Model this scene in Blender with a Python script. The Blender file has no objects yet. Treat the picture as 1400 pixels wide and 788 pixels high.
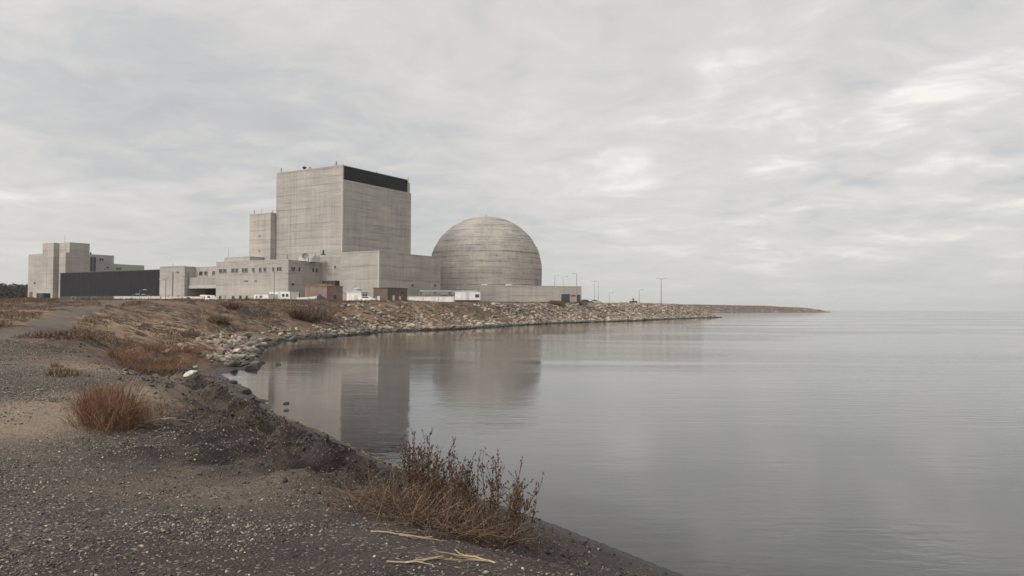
import bpy, bmesh, math, random
import numpy as np
from mathutils import Matrix, Euler, Vector, noise as mnoise
R = math.radians
random.seed(7); rng = np.random.default_rng(11)
scene = bpy.context.scene
col = scene.collection

# ------------------------------------------------------------------ camera
F = 1060.0                       # focal length in photo pixels (1400 wide)
EYE = 3.0                        # eye height over the water
cam_d = bpy.data.cameras.new('camera'); cam = bpy.data.objects.new('camera', cam_d); col.objects.link(cam)
cam_d.sensor_width = 36.0; cam_d.lens = F/1400*36
cam_d.clip_start = 0.1; cam_d.clip_end = 20000
cam.matrix_world = Matrix.Translation((0,0,EYE)) @ Euler((R(90+1.49),0,0)).to_matrix().to_4x4() @ Matrix.Rotation(R(0.30),4,'Z')
scene.camera = cam
scene.view_settings.view_transform = 'Standard'; scene.view_settings.look = 'None'
scene.view_settings.gamma = 1; scene.view_settings.exposure = 0.0
scene.render.resolution_x = 1024; scene.render.resolution_y = 576

SUN_AZ = (-0.72, -0.69)          # towards the sun: behind the camera, to the left
SUN_EL = 30

# ------------------------------------------------------------------ node helper
class NT:
    def __init__(s, tree): s.t = tree; s.n = tree.nodes; s.l = tree.links
    def new(s, typ, ins=None, **kw):
        nd = s.n.new(typ)
        for k, v in kw.items(): setattr(nd, k, v)
        for k, v in (ins or {}).items(): s.put(nd.inputs[k], v)
        return nd
    def put(s, sock, v):
        if isinstance(v, bpy.types.NodeSocket): s.l.new(v, sock)
        elif isinstance(v, bpy.types.Node): s.l.new(v.outputs[0], sock)
        else:
            if hasattr(sock.default_value, '__len__') and not hasattr(v, '__len__'): v = (v,)*len(sock.default_value)
            if hasattr(v, '__len__') and len(sock.default_value) == 4 and len(v) == 3: v = (*v, 1)
            sock.default_value = v
    def m(s, op, a, b=0.0, c=None, clamp=False):
        nd = s.n.new('ShaderNodeMath'); nd.operation = op; nd.use_clamp = clamp
        s.put(nd.inputs[0], a); s.put(nd.inputs[1], b)
        if c is not None: s.put(nd.inputs[2], c)
        return nd.outputs[0]
    def vm(s, op, a, b=(0,0,0)):
        nd = s.n.new('ShaderNodeVectorMath'); nd.operation = op
        s.put(nd.inputs[0], a)
        if op == 'SCALE': s.put(nd.inputs['Scale'], b)
        else: s.put(nd.inputs[1], b)
        return nd.outputs['Value'] if op in ('DOT_PRODUCT','LENGTH') else nd.outputs[0]
    def mix(s, f, a, b, blend='MIX'):
        nd = s.n.new('ShaderNodeMix'); nd.data_type = 'RGBA'; nd.blend_type = blend; nd.clamp_factor = True
        s.put(nd.inputs[0], f); s.put(nd.inputs[6], a); s.put(nd.inputs[7], b)
        return nd.outputs[2]
    def ss(s, x, a, b, lo=0.0, hi=1.0):
        nd = s.n.new('ShaderNodeMapRange'); nd.interpolation_type = 'SMOOTHSTEP'
        s.put(nd.inputs[0], x)
        for i, v in enumerate((a, b, lo, hi)): s.put(nd.inputs[1+i], v)
        return nd.outputs[0]
    def noise(s, vec, scale, detail=4, rough=.55, dist=0, sc=None):
        if sc is not None: vec = s.vm('MULTIPLY', vec, sc)
        nd = s.new('ShaderNodeTexNoise', {'Vector': vec, 'Scale': scale, 'Detail': detail, 'Roughness': rough, 'Distortion': dist})
        return nd.outputs[0]
    def xyz(s, v):
        nd = s.new('ShaderNodeSeparateXYZ', {0: v}); return nd.outputs
    def comb(s, x, y, z):
        return s.new('ShaderNodeCombineXYZ', {0: x, 1: y, 2: z}).outputs[0]

# ------------------------------------------------------------------ world
def direction(px, py):
    v = cam.matrix_world.to_3x3() @ Vector(((px-700)/F, (394-py)/F, -1)); return v.normalized()
world = bpy.data.worlds.new('World'); scene.world = world; world.use_nodes = True
w = NT(world.node_tree); w.n.clear()
sky = w.new('ShaderNodeTexSky', sky_type='NISHITA', sun_disc=False, sun_elevation=R(SUN_EL), sun_rotation=math.atan2(SUN_AZ[0], SUN_AZ[1]))
sky.altitude = 0; sky.dust_density = 3
tc = w.new('ShaderNodeTexCoord').outputs['Generated']
d = w.vm('NORMALIZE', tc)
X, Y, Z = w.xyz(d)[:3]
zz = w.m('ADD', w.m('MAXIMUM', Z, 0.0), 0.13)
cp = w.comb(w.m('DIVIDE', X, zz), w.m('DIVIDE', Y, zz), 0.0)
wv = w.new('ShaderNodeTexNoise', {'Vector': cp, 'Scale': 1.6, 'Detail': 3.0}).outputs[1]
cw = w.vm('ADD', cp, w.vm('SCALE', w.vm('SUBTRACT', wv, (.5,.5,.5)), .55))
n1 = w.noise(w.vm('ADD', cw, (3.1, 5.3, .4)), 0.62, 5, .50)
n2 = w.noise(w.vm('ADD', cw, (9.7, 1.2, 2.0)), 1.9, 8, .58)
n3 = w.noise(w.vm('ADD', cw, (1.7, 7.2, 5.0)), 4.6, 7, .58)
def billow(n): return w.m('SUBTRACT', 1.0, w.m('MULTIPLY', w.m('ABSOLUTE', w.m('SUBTRACT', n, .5)), 5.0))
tone = w.m('ADD', w.m('MULTIPLY', n1, .50), w.m('MULTIPLY', n2, .50))
tone = w.m('ADD', tone, w.m('MULTIPLY', w.m('SUBTRACT', n3, .5), .34))
tone = w.m('ADD', tone, w.m('MULTIPLY', w.m('SUBTRACT', billow(n2), .55), -.045))
tone = w.m('ADD', w.m('MULTIPLY', w.m('SUBTRACT', tone, .5), 1.15), .565)
def blob(px, py, rad, amt):
    """a brighter or darker stretch of the cloud deck, by its direction in the sky"""
    global tone
    c = direction(px, py)
    dd = w.vm('DOT_PRODUCT', d, tuple(c))
    f = w.ss(dd, math.cos(R(rad)), 1.0, 0.0, amt)
    f = w.m('MULTIPLY', f, w.ss(n2, .32, .62))
    tone = w.m('ADD', tone, f)
blob(1190, 95, 8, .15); blob(1385, 125, 8, .10); blob(1250, 270, 14, .06); blob(975, 66, 4, .13); blob(690, 178, 4, .10)
blob(60, 330, 11, .07); blob(1000, 270, 10, .05)
blob(330, 230, 15, -.14); blob(60, 170, 13, -.10); blob(880, 190, 9, -.06); blob(640, 290, 11, -.09)
ramp = w.new('ShaderNodeValToRGB', {0: tone})
cr = ramp.color_ramp
cr.elements[0].position = .30; cr.elements[0].color = (.475,.490,.497,1)
cr.elements[1].position = .82; cr.elements[1].color = (.90,.87,.81,1)
for p, c in ((.43,(.545,.550,.542,1)), (.52,(.625,.610,.582,1)), (.64,(.700,.675,.640,1))):
    e = cr.elements.new(p); e.color = c
cloud = ramp.outputs[0]
hz = w.ss(Z, 0.0, 0.13, 1.0, 0.0)
cloud = w.mix(w.m('MULTIPLY', hz, .75), cloud, (.585,.590,.578))
# the cloud deck is thinner and brighter around the hidden sun
sd = Vector((SUN_AZ[0], SUN_AZ[1], math.tan(R(SUN_EL)))).normalized()
glow = w.m('POWER', w.m('MAXIMUM', w.m('MULTIPLY', w.m('ADD', w.vm('DOT_PRODUCT', d, tuple(sd)), .25), .8), 0.0), 2.0)
bright = w.m('ADD', 1.0, w.m('MULTIPLY', glow, 1.6))
cloud = w.vm('SCALE', cloud, w.m('MULTIPLY', bright, 10.9))
full = w.mix(.93, w.vm('SCALE', sky.outputs[0], 1.6), cloud)
bg = w.new('ShaderNodeBackground', {'Color': full, 'Strength': 0.1})
wo = w.new('ShaderNodeOutputWorld', {'Surface': bg})

sun_d = bpy.data.lights.new('sun', 'SUN'); sun_d.energy = 1.3; sun_d.angle = R(14); sun_d.color = (1, .95, .89)
sun = bpy.data.objects.new('sun', sun_d); col.objects.link(sun)
sun.rotation_euler = (-sd).to_track_quat('-Z', 'Y').to_euler(); sun.location = (-50, -50, 80)

# ------------------------------------------------------------------ materials
def mat(name):
    m_ = bpy.data.materials.new(name); m_.use_nodes = True
    t = NT(m_.node_tree); t.n.clear()
    b = t.new('ShaderNodeBsdfPrincipled'); o = t.new('ShaderNodeOutputMaterial', {0: b.outputs[0]})
    return m_, t, b
def bump(t, b, h, strength, dist):
    bn = t.new('ShaderNodeBump', {'Height': h, 'Strength': strength, 'Distance': dist}); t.put(b.inputs['Normal'], bn.outputs[0])
def plain(name, c, rough=.7, var=.25, scale=2.0, metal=0):
    m_, t, b = mat(name)
    p = t.new('ShaderNodeTexCoord').outputs['Object']
    n = t.noise(p, scale, 5, .6)
    f = t.ss(n, .3, .7, 1-var, 1+var)
    t.put(b.inputs['Base Color'], t.vm('SCALE', (*c,), f)); t.put(b.inputs['Roughness'], rough); t.put(b.inputs['Metallic'], metal)
    return m_
def concrete(name, c, lift=2.4, line=.30, stain=.22, seed=0.0, vert=7.5):
    m_, t, b = mat(name)
    p = t.new('ShaderNodeTexCoord').outputs['Object']
    p = t.vm('ADD', p, (seed*17.3, seed*9.1, 0))
    x, y, z = t.xyz(p)[:3]
    wob = t.m('MULTIPLY', t.m('SUBTRACT', t.noise(p, .12, 3), .5), .7)
    zz_ = t.m('DIVIDE', t.m('ADD', z, wob), lift)
    fr = t.m('FRACT', zz_)
    ln = t.ss(t.m('ABSOLUTE', t.m('SUBTRACT', fr, .5)), .40, .50)              # pour joints
    ln = t.m('MULTIPLY', ln, t.ss(t.noise(p, .35, 4, .6, sc=(.5,.5,1.6)), .36, .62))
    band = t.noise(t.comb(0.0, 0.0, t.m('MULTIPLY', t.m('FLOOR', zz_), 3.77)), 1.0, 1)   # each pour its own grey
    hs = t.noise(p, .5, 6, .65, .3, sc=(.16,.16,1.5))                          # horizontal streaks
    vs = t.noise(p, .8, 6, .7, .2, sc=(1.2,1.2,.07))                           # rain streaks
    bl = t.noise(p, .09, 5, .6)
    fine = t.noise(p, 3.0, 5, .7)
    brd = t.noise(t.comb(t.m('MULTIPLY', x, .12), t.m('MULTIPLY', y, .12), t.m('MULTIPLY', z, 1.9)), 1.0, 3, .6)
    xv = t.m('ABSOLUTE', t.m('SUBTRACT', t.m('FRACT', t.m('DIVIDE', t.m('ADD', x, t.m('MULTIPLY', y, .999)), vert)), .5))
    vj = t.m('MULTIPLY', t.ss(xv, .485, .5), .5)
    f = t.m('ADD', 1.0, t.m('MULTIPLY', t.m('SUBTRACT', band, .5), stain*1.8))
    for n, a in ((hs, 3.2), (vs, 2.6), (bl, 3.0), (fine, 2.0), (brd, 1.6)):
        f = t.m('ADD', f, t.m('MULTIPLY', t.m('SUBTRACT', n, .5), stain*a))
    f = t.m('SUBTRACT', f, t.ss(t.noise(t.vm('ADD', p, (5.5, 2.5, 0)), .9, 4, .6, sc=(1.6,1.6,.035)), .56, .72, 0, .16))
    f = t.m('ADD', f, t.ss(t.noise(t.vm('ADD', p, (1.5, 8.5, 3)), .30, 5, .6, sc=(1,1,.8)), .58, .70, 0, .09))
    f = t.m('SUBTRACT', f, t.m('MULTIPLY', ln, line)); f = t.m('SUBTRACT', f, t.m('MULTIPLY', vj, line*.6))
    cc = t.mix(t.ss(hs, .35, .7), (c[0], c[1], c[2]), (c[0]*1.0, c[1]*.955, c[2]*.89))
    t.put(b.inputs['Base Color'], t.vm('SCALE', cc, f)); t.put(b.inputs['Roughness'], .88)
    t.put(b.inputs['Specular IOR Level'], .25)
    bump(t, b, t.m('SUBTRACT', fine, t.m('MULTIPLY', ln, 1.5)), .35, .05)
    return m_
def ribbed(name, c, step=1.0, axis=0, amt=.35, rough=.5):
    m_, t, b = mat(name)
    p = t.new('ShaderNodeTexCoord').outputs['Object']
    x, y, z = t.xyz(p)[:3]
    q = z if axis == 2 else t.m('ADD', x, t.m('MULTIPLY', y, .997))
    fr = t.m('FRACT', t.m('DIVIDE', q, step)); l = t.ss(t.m('ABSOLUTE', t.m('SUBTRACT', fr, .5)), .30, .5)
    f = t.m('SUBTRACT', t.ss(t.noise(p, .6, 5, .7, sc=(1,1,.2)), .3, .7, .8, 1.2), t.m('MULTIPLY', l, amt))
    t.put(b.inputs['Base Color'], t.vm('SCALE', (*c,), f)); t.put(b.inputs['Roughness'], rough); t.put(b.inputs['Specular IOR Level'], .12)
    bump(t, b, l, -.4, .05)
    return m_
def brick(name, c1, c2):
    m_, t, b = mat(name)
    p = t.new('ShaderNodeTexCoord').outputs['Object']; x, y, z = t.xyz(p)[:3]
    v = t.comb(t.m('ADD', x, y), z, 0.0)
    bt = t.new('ShaderNodeTexBrick', {'Vector': v, 'Color1': c1, 'Color2': c2, 'Mortar': (.22,.19,.17), 'Scale': 1.0, 'Mortar Size': .012, 'Brick Width': .22, 'Row Height': .075})
    n = t.noise(p, .7, 5, .6); t.put(b.inputs['Base Color'], t.vm('SCALE', bt.outputs[0], t.ss(n, .3, .7, .75, 1.2))); t.put(b.inputs['Roughness'], .9)
    return m_

M = {}
M['conc']   = concrete('board_marked_concrete', (.348,.331,.309), seed=0)
M['conc2']  = concrete('pale_concrete', (.385,.362,.334), lift=3.1, line=.18, stain=.20, seed=1, vert=6.0)
M['conc3']  = concrete('weathered_concrete', (.33,.318,.300), lift=2.8, line=.12, stain=.18, seed=2, vert=9)
M['wing']   = concrete('wing_concrete', (.350,.333,.310), lift=3.9, line=.26, stain=.22, seed=3)
M['dome']   = concrete('dome_concrete', (.335,.315,.290), lift=2.0, line=.62, stain=.30, seed=4, vert=900)
M['trim']   = plain('coping', (.41,.385,.36), .8, .15)
M['black']  = ribbed('black_cladding', (.024,.023,.026), 1.2, 0, .3, .85)
M['louvre'] = ribbed('dark_louvre', (.010,.010,.013), .55, 2, .4, .5)
M['glass']  = plain('window_glass', (.035,.04,.045), .12, .3)
M['frame']  = plain('window_frame', (.32,.29,.26), .6)
M['dark']   = plain('dark_opening', (.03,.03,.032), .8)
M['metal']  = plain('grey_metal', (.20,.20,.20), .5, .2, 3)
M['lite']   = plain('galvanised', (.42,.42,.41), .45, .15, 3)
M['white']  = plain('white_paint', (.66,.65,.62), .55, .12, 1.2)
M['white2'] = plain('chalky_white', (.56,.55,.52), .7, .15, .8)
M['greyp']  = plain('pale_grey_panel', (.44,.46,.46), .5, .2, .7)
M['brick']  = brick('tan_brick', (.25,.150,.098), (.20,.122,.08))
M['brick2'] = brick('dark_red_brick', (.085,.047,.040), (.06,.036,.032))
M['roofd']  = plain('dark_roofing', (.06,.055,.055), .85)
M['navy']   = ribbed('navy_steel', (.045,.05,.085), .3, 0, .2, .5)
M['tyre']   = plain('rubber', (.02,.02,.02), .8)
M['carw']   = plain('white_car_paint', (.7,.7,.69), .25, .04)
M['card']   = plain('dark_car_paint', (.05,.055,.065), .25, .04)
M['cars']   = plain('silver_car_paint', (.4,.4,.4), .3, .04)
M['rust']   = plain('rusty_steel', (.16,.085,.055), .85, .4)

# ------------------------------------------------------------------ mesh helpers
class MB:
    def __init__(s): s.v = []; s.f = []
    def add(s, vs, fs):
        o = len(s.v); s.v += [tuple(v) for v in vs]; s.f += [tuple(i+o for i in f) for f in fs]; return s
    def box(s, x0, x1, y0, y1, z0, z1):
        vs = [(x0,y0,z0),(x1,y0,z0),(x1,y1,z0),(x0,y1,z0),(x0,y0,z1),(x1,y0,z1),(x1,y1,z1),(x0,y1,z1)]
        return s.add(vs, [(0,3,2,1),(4,5,6,7),(0,1,5,4),(1,2,6,5),(2,3,7,6),(3,0,4,7)])
    def prism(s, pts, y0, y1):        # pts (x,z) outline, extruded along y
        n = len(pts)
        vs = [(x,y0,z) for x,z in pts] + [(x,y1,z) for x,z in pts]
        fs = [tuple(range(n)), tuple(range(2*n-1, n-1, -1))] + [((i+1)%n, i, n+i, n+(i+1)%n) for i in range(n)]
        return s.add(vs, fs)
    def lathe(s, prof, n=24, c=(0,0), cap=True):
        vs = []; fs = []
        for r, z in prof:
            for k in range(n):
                a = 2*math.pi*k/n; vs.append((c[0]+r*math.cos(a), c[1]+r*math.sin(a), z))
        for i in range(len(prof)-1):
            for k in range(n):
                k2 = (k+1) % n; fs.append((i*n+k, i*n+k2, (i+1)*n+k2, (i+1)*n+k))
        if cap: fs.append(tuple(range(n-1,-1,-1))); fs.append(tuple(range((len(prof)-1)*n, len(prof)*n)))
        return s.add(vs, fs)
    def tube(s, pts, rad, n=5):
        pts = [Vector(p) for p in pts]; vs = []; fs = []
        for i, p in enumerate(pts):
            dr = (pts[min(i+1,len(pts)-1)] - pts[max(i-1,0)]).normalized()
            a = dr.orthogonal().normalized(); b = dr.cross(a)
            r = rad[i] if hasattr(rad, '__len__') else rad
            for k in range(n):
                an = 2*math.pi*k/n; vs.append(p + a*(r*math.cos(an)) + b*(r*math.sin(an)))
        for i in range(len(pts)-1):
            for k in range(n):
                k2 = (k+1) % n; fs.append((i*n+k, i*n+k2, (i+1)*n+k2, (i+1)*n+k))
        fs.append(tuple(range(n-1,-1,-1))); fs.append(tuple(range((len(pts)-1)*n, len(pts)*n)))
        return s.add(vs, fs)
    def build(s, name, material, parent=None, smooth=False, bevel=0):
        me = bpy.data.meshes.new(name); me.from_pydata(s.v, [], s.f); me.materials.append(material)
        if smooth: me.shade_smooth()
        me.update()
        o = bpy.data.objects.new(name, me); col.objects.link(o); o.parent = parent
        if bevel:
            md = o.modifiers.new('bevel', 'BEVEL'); md.width = bevel; md.segments = 2; md.limit_method = 'ANGLE'
        return o
def tag(o, label=None, cat=None, group=None, kind=None):
    for k, v in (('label',label),('category',cat),('group',group),('kind',kind)):
        if v: o[k] = v
    return o
def thing(name, label, cat, loc=(0,0,0), rz=0, group=None):
    o = bpy.data.objects.new(name, None); o.empty_display_size = .5; col.objects.link(o)
    o.location = loc; o.rotation_euler = (0,0,rz); return tag(o, label, cat, group)
def copy_tree(o, parent=None, **kw):
    c = o.copy(); col.objects.link(c); c.parent = parent
    for ch in list(o.children): copy_tree(ch, c)
    return c

# ------------------------------------------------------------------ photo pixel -> metres
def kx(px): return (px-700)/F
def hor(px): return 421.5 + (px-700)*.0052
def zat(px, py, Y): return EYE + (hor(px)-py)*Y/F

# ------------------------------------------------------------------ shoreline and terrain
SHORE = [(300,-330),(100,-105),(30,-27),(12,-5),(7,2),(4,6),(1.97,8.7),(.79,10.5),(.07,11.5),(-2.06,14.55),(-3.9,17.6),(-5.55,20.3),
 (-8.1,24.6),(-10.6,29.5),(-12.9,34.4),(-13.0,38.0),(-14.4,42),(-17.2,50),(-18.8,58),(-20.5,68.5),(-18.4,80.5),(-16.8,90),(-14.6,99),(-10.4,104.6),(-6,114),
 (-2.3,124),(1.4,138),(9,156),(18,172),(31.6,196),(46,228),(60,256),(70,275),(76,283),(72,296),(60,320),(58,370),(75,450),(118,580),(155,650),(210,735),(280,830),(350,915),
 (405,985),(413,1000),(405,1015),(330,1010),(180,1030),(-200,1200),(-1500,1800),(-6000,2600),(-6000,-3000),(300,-3000)]
SH = np.array(SHORE, float)
def shore_dist(x, y):
    """signed distance to the shoreline: + on land, - in the water"""
    x = np.asarray(x, float); y = np.asarray(y, float)
    best = np.full(x.shape, 1e18); inside = np.zeros(x.shape, bool)
    n = len(SH)
    for i in range(n):
        ax, ay = SH[i]; bx, by = SH[(i+1) % n]
        dx, dy = bx-ax, by-ay
        t = np.clip(((x-ax)*dx + (y-ay)*dy)/(dx*dx+dy*dy), 0, 1)
        best = np.minimum(best, (x-ax-t*dx)**2 + (y-ay-t*dy)**2)
        if ay != by:
            cond = ((ay > y) != (by > y)) & (x < (bx-ax)*(y-ay)/(by-ay)+ax)
            inside ^= cond
    dd_ = np.sqrt(best)
    return np.where(inside, dd_, -dd_)
# value noise in numpy
_P = rng.permutation(65536); _V = rng.random(65536)
def vnoise(x, y, s):
    x = np.asarray(x)/s; y = np.asarray(y)/s
    xi = np.floor(x).astype(np.int64); yi = np.floor(y).astype(np.int64); fx = x-xi; fy = y-yi
    fx = fx*fx*(3-2*fx); fy = fy*fy*(3-2*fy)
    h = lambda i, j: _V[(_P[(i & 65535)] + j) & 65535]
    return (h(xi,yi)*(1-fx)+h(xi+1,yi)*fx)*(1-fy) + (h(xi,yi+1)*(1-fx)+h(xi+1,yi+1)*fx)*fy - .5
def fbm(x, y, s, octv=4, g=.5):
    r = 0; a = 1
    for i in range(octv): r = r + a*vnoise(x+37.1*i, y-11.3*i, s/2**i); a *= g
    return r
CTRL = np.array([(0,0,1.45),(-4,4,1.42),(-8,12,1.45),(-12,16,1.65),(3,-6,1.5),(-10,-5,1.6),(-20,0,1.9),(-2,9,1.05),(-5,14,1.2),(-9,20,1.45),(-15.7,23.8,2.1),(-14,30,1.7),(-21,35,2.3),
 (-26.8,47,2.75),(-22,50,2.4),(-35,65,3.0),(-45,95,3.65),(-45,120,3.95),(-33,85,3.6),(-30,100,3.8),(-39.6,60,2.6),(-60,60,2.8),(-60,90,3.4),(-79,120,3.95),(-30,28,2.2),(-45,35,2.4),(-80,50,3),(-100,200,4.1),
 (-20,110,3.7),(-20,130,3.95),(-8,135,3.85),(0,155,4.05),(15,190,4.3),(30,215,4.6),(45,245,4.9),(60,280,4.8),(50,330,4.6),(-60,300,4.1),(0,260,4.1),(-150,300,4.5),(-300,300,5),(-150,150,4.3),(60,430,5.3),(100,600,6.5),
 (200,760,7.4),(290,870,7.3),(350,950,6.2),(400,1000,5.5),(-500,900,8),(-1500,1500,12),(-3000,1000,14),(-300,-100,3),(-1000,-500,8),(0,-200,3),(0,-1000,6)], float)
def upper(x, y):
    num = 0; den = 0
    for cx, cy, cz in CTRL:
        sc_ = 4 + .06*math.hypot(cx, cy)
        ww = 1/(((x-cx)**2+(y-cy)**2)/(sc_*sc_) + .15)**1.7
        num = num + ww*cz; den = den + ww
    return num/den
def sstep(t): t = np.clip(t, 0, 1); return t*t*(3-2*t)
def height(x, y, s=None, detail=True):
    x = np.asarray(x, float); y = np.asarray(y, float)
    if s is None: s = shore_dist(x, y)
    dist = np.hypot(x, y)
    s = s + fbm(x, y, 5, 4)*np.clip(dist/40, .12, 1.3)*np.clip((dist-3)/12, .25, 1)
    W = np.interp(dist, [0, 10, 20, 30, 45, 60, 90, 140, 300, 600, 1200], [4.2, 4.0, 4.2, 6, 11, 15, 14, 11, 12, 26, 30])
    T = upper(x, y)
    t = np.clip(s/W, 0, 1)
    near = sstep((45-dist)/25)
    prof_far = sstep(t*.93+.07)*.95 + .05*t - (sstep(np.full(1,.07))*.95)*(1-t)
    prof_near = .20*(1-np.exp(-np.clip(s,0,None)/.5))/T*1.0 + (1-.20/T)*sstep(t)**1.15
    prof = near*prof_near + (1-near)*prof_far
    z = T*np.clip(prof, 0, 1.02)
    z = np.where(s < 0, np.maximum(s*.16, -2.5), z)
    if detail:
        on = sstep(s/1.0)
        rough = np.interp(dist, [0, 15, 60, 200], [.10, .22, .55, .7])
        bank = np.exp(-((t-.5)/.4)**2)
        z = z + on*(fbm(x, y, 3.0, 4)*rough*.5*(.35+bank) + fbm(x*1.0, y, 9, 3)*.14*sstep((dist-14)/20))
        # eroded clods on the lip of the near bank
        lip = np.exp(-((s-2.6)/1.1)**2)*sstep((60-dist)/20)*sstep((dist-6)/5)
        z = z + lip*(np.abs(fbm(x, y, 1.1, 4, .6))*.85-.12)
        gul = sstep((dist-28)/12)*sstep((170-dist)/40)*bank
        z = z + on*gul*(np.abs(fbm(x*1.5, y*.7, 7, 4, .6))*-.9+.25)
        g = sstep((26-dist)/10)*sstep(s/.6)
        rz_ = sstep((x+.30*y+3.0)/2.5)*sstep((s-.9)/.8)
        z = z + g*(fbm(x, y, .35, 3, .65)*(.03+.11*rz_*sstep((y-8)/3)) + fbm(x, y, 1.4, 2)*.05)
        z = np.where(s < .0, z, np.maximum(z, .012))
    return z
def sinhgrid(lo, hi, c, a, n):
    t = np.linspace(math.asinh((lo-c)/a), math.asinh((hi-c)/a), n); return c + a*np.sinh(t)
PATH = np.array([(-4,-6),(-6,3),(-8,10),(-11,17),(-15.7,23.8),(-21,35),(-26.8,47),(-35,65),(-44,92),(-43,116),(-30,135),(-10,150),(8,172),(35,222),(60,272)], float)
def path_dist(x, y):
    best = np.full(np.shape(x), 1e9)
    for i in range(len(PATH)-1):
        ax, ay = PATH[i]; bx, by = PATH[i+1]; dx, dy = bx-ax, by-ay
        t = np.clip(((x-ax)*dx+(y-ay)*dy)/(dx*dx+dy*dy), 0, 1)
        best = np.minimum(best, np.hypot(x-ax-t*dx, y-ay-t*dy))
    return best
def grid_mesh(name, xs, ys, zfun, attrs, material, keep=None):
    gx, gy = np.meshgrid(xs, ys); nx, ny = len(xs), len(ys)
    x = gx.ravel(); y = gy.ravel(); s = shore_dist(x, y)
    z = zfun(x, y, s)
    i = (np.arange(ny-1)[:,None]*nx + np.arange(nx-1)[None,:]).ravel()
    q = np.stack([i, i+1, i+1+nx, i+nx], 1)
    if keep is not None:
        k = keep(x, y, s); q = q[k[q].any(1)]
        used = np.unique(q); remap = np.full(len(x), -1); remap[used] = np.arange(len(used))
        q = remap[q]; x, y, z, s = x[used], y[used], z[used], s[used]
    me = bpy.data.meshes.new(name)
    me.vertices.add(len(x)); me.vertices.foreach_set('co', np.stack([x,y,z],1).astype(np.float32).ravel())
    me.loops.add(q.size); me.loops.foreach_set('vertex_index', q.astype(np.int32).ravel())
    me.polygons.add(len(q)); me.polygons.foreach_set('loop_start', (np.arange(len(q))*4).astype(np.int32))
    me.update(calc_edges=True); me.shade_smooth()
    for an, vals in attrs(x, y, z, s).items():
        if vals.ndim == 1: a = me.attributes.new(an, 'FLOAT', 'POINT'); a.data.foreach_set('value', vals.astype(np.float32))
        else: a = me.attributes.new(an, 'FLOAT_VECTOR', 'POINT'); a.data.foreach_set('vector', vals.astype(np.float32).ravel())
    me.materials.append(material); me.validate()
    o = bpy.data.objects.new(name, me); col.objects.link(o); return o
def ground_attrs(x, y, z, s):
    dist = np.hypot(x, y); pd = path_dist(x, y)
    pw = np.interp(dist, [0, 10, 20, 40, 100], [1.5, 1.0, .7, .75, .9])
    path = sstep(1.3 - (pd + fbm(x, y, 2, 3)*1.0)/pw)*sstep((dist-16)/6)
    dirt = np.clip(1.7*np.exp(-(((x+6.9)/1.6)**2 + ((y-12.3)/3.8)**2)*1.2) + 1.0*np.exp(-(((x+9.6)/2.8)**2 + ((y-19.0)/2.0)**2)) + .4*np.exp(-(((x+3.2)/1.6)**2 + ((y-8.3)/1.2)**2)), 0, 1)
    gravel = sstep((-(x+.28*y)-.4 + fbm(x, y, 2.5, 3)*2.4)/2.2)*sstep((26-dist)/8)
    wet = sstep(1.0-(s+fbm(x, y, 2, 3)*.5)/np.interp(dist, [0, 20, 60], [.75, 1.2, 1.8]))
    # pale dry grass slope on the left, brown scrub elsewhere
    tan = np.exp(-(((x+24)/9)**2 + ((y-52)/17)**2)) + .8*np.exp(-(((x+14)/10)**2 + ((y-112)/14)**2))
    bankm = sstep((x+.30*y+3.2)/2.2)*sstep((s-.9)/.8)*sstep((30-dist)/8)*sstep((y-7)/3)
    rubble = sstep((x+6)/14)*sstep((y-120)/30)*sstep((330-y)/30)
    return {'m1': np.stack([path, dirt, gravel], 1), 'm2': np.stack([wet, np.clip(tan,0,1), rubble], 1), 'sd': s, 'bank': bankm}

# ground material
mg, t, b = mat('ground_soil')
P = t.new('ShaderNodeNewGeometry').outputs['Position']
a1 = t.xyz(t.new('ShaderNodeAttribute', attribute_name='m1').outputs['Vector']); a2 = t.xyz(t.new('ShaderNodeAttribute', attribute_name='m2').outputs['Vector'])
nb = t.noise(P, .22, 6, .62, .4); nm = t.noise(P, 1.3, 7, .68, .3); nf = t.noise(P, 9, 6, .7); ng = t.noise(P, 38, 4, .7)
soil = t.mix(t.ss(nm, .35, .68), (.029,.020,.019), (.068,.050,.044))
vo = t.new('ShaderNodeTexVoronoi', {'Vector': t.vm('ADD', P, t.vm('SCALE', t.new('ShaderNodeTexNoise', {'Vector': P, 'Scale': 20.0}).outputs[1], .03)), 'Scale': 42.0})
vo2 = t.new('ShaderNodeTexVoronoi', {'Vector': P, 'Scale': 95.0})
vr = t.xyz(vo.outputs['Color'])[0]; vr2 = t.xyz(vo2.outputs['Color'])[0]
grav = t.mix(t.ss(vr, .0, .8), (.028,.024,.022), (.105,.090,.078))
grav = t.mix(t.ss(vr, .86, .97), grav, (.34,.30,.245))
grav = t.mix(.35, grav, t.mix(vr2, (.034,.029,.026), (.135,.116,.10)))
soil = t.mix(t.ss(vr2, .3, 1.0, 0, .5), soil, (.105,.085,.075))
soil = t.mix(t.ss(vr, .93, .98, 0, .7), soil, (.26,.23,.19))
scrub = t.mix(t.ss(nb, .42, .56), (.034,.025,.021), (.135,.086,.058))
scrub = t.mix(t.ss(nm, .46, .62), scrub, (.195,.140,.098))
scrub = t.mix(t.ss(t.noise(P, .55, 5, .7, .8), .50, .62, 0, .85), scrub, (.036,.027,.024))
gy = t.new('ShaderNodeAttribute', attribute_name='sd').outputs['Fac']
dist_ = t.vm('LENGTH', P)
c = t.mix(t.ss(dist_, 15, 30), soil, scrub)
strk = t.noise(P, .9, 7, .72, .9, sc=(.45, 1.3, 2.5))
c = t.mix(t.m('MULTIPLY', a2[1], t.ss(strk, .485, .545)), c, (.330,.245,.165))
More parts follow.
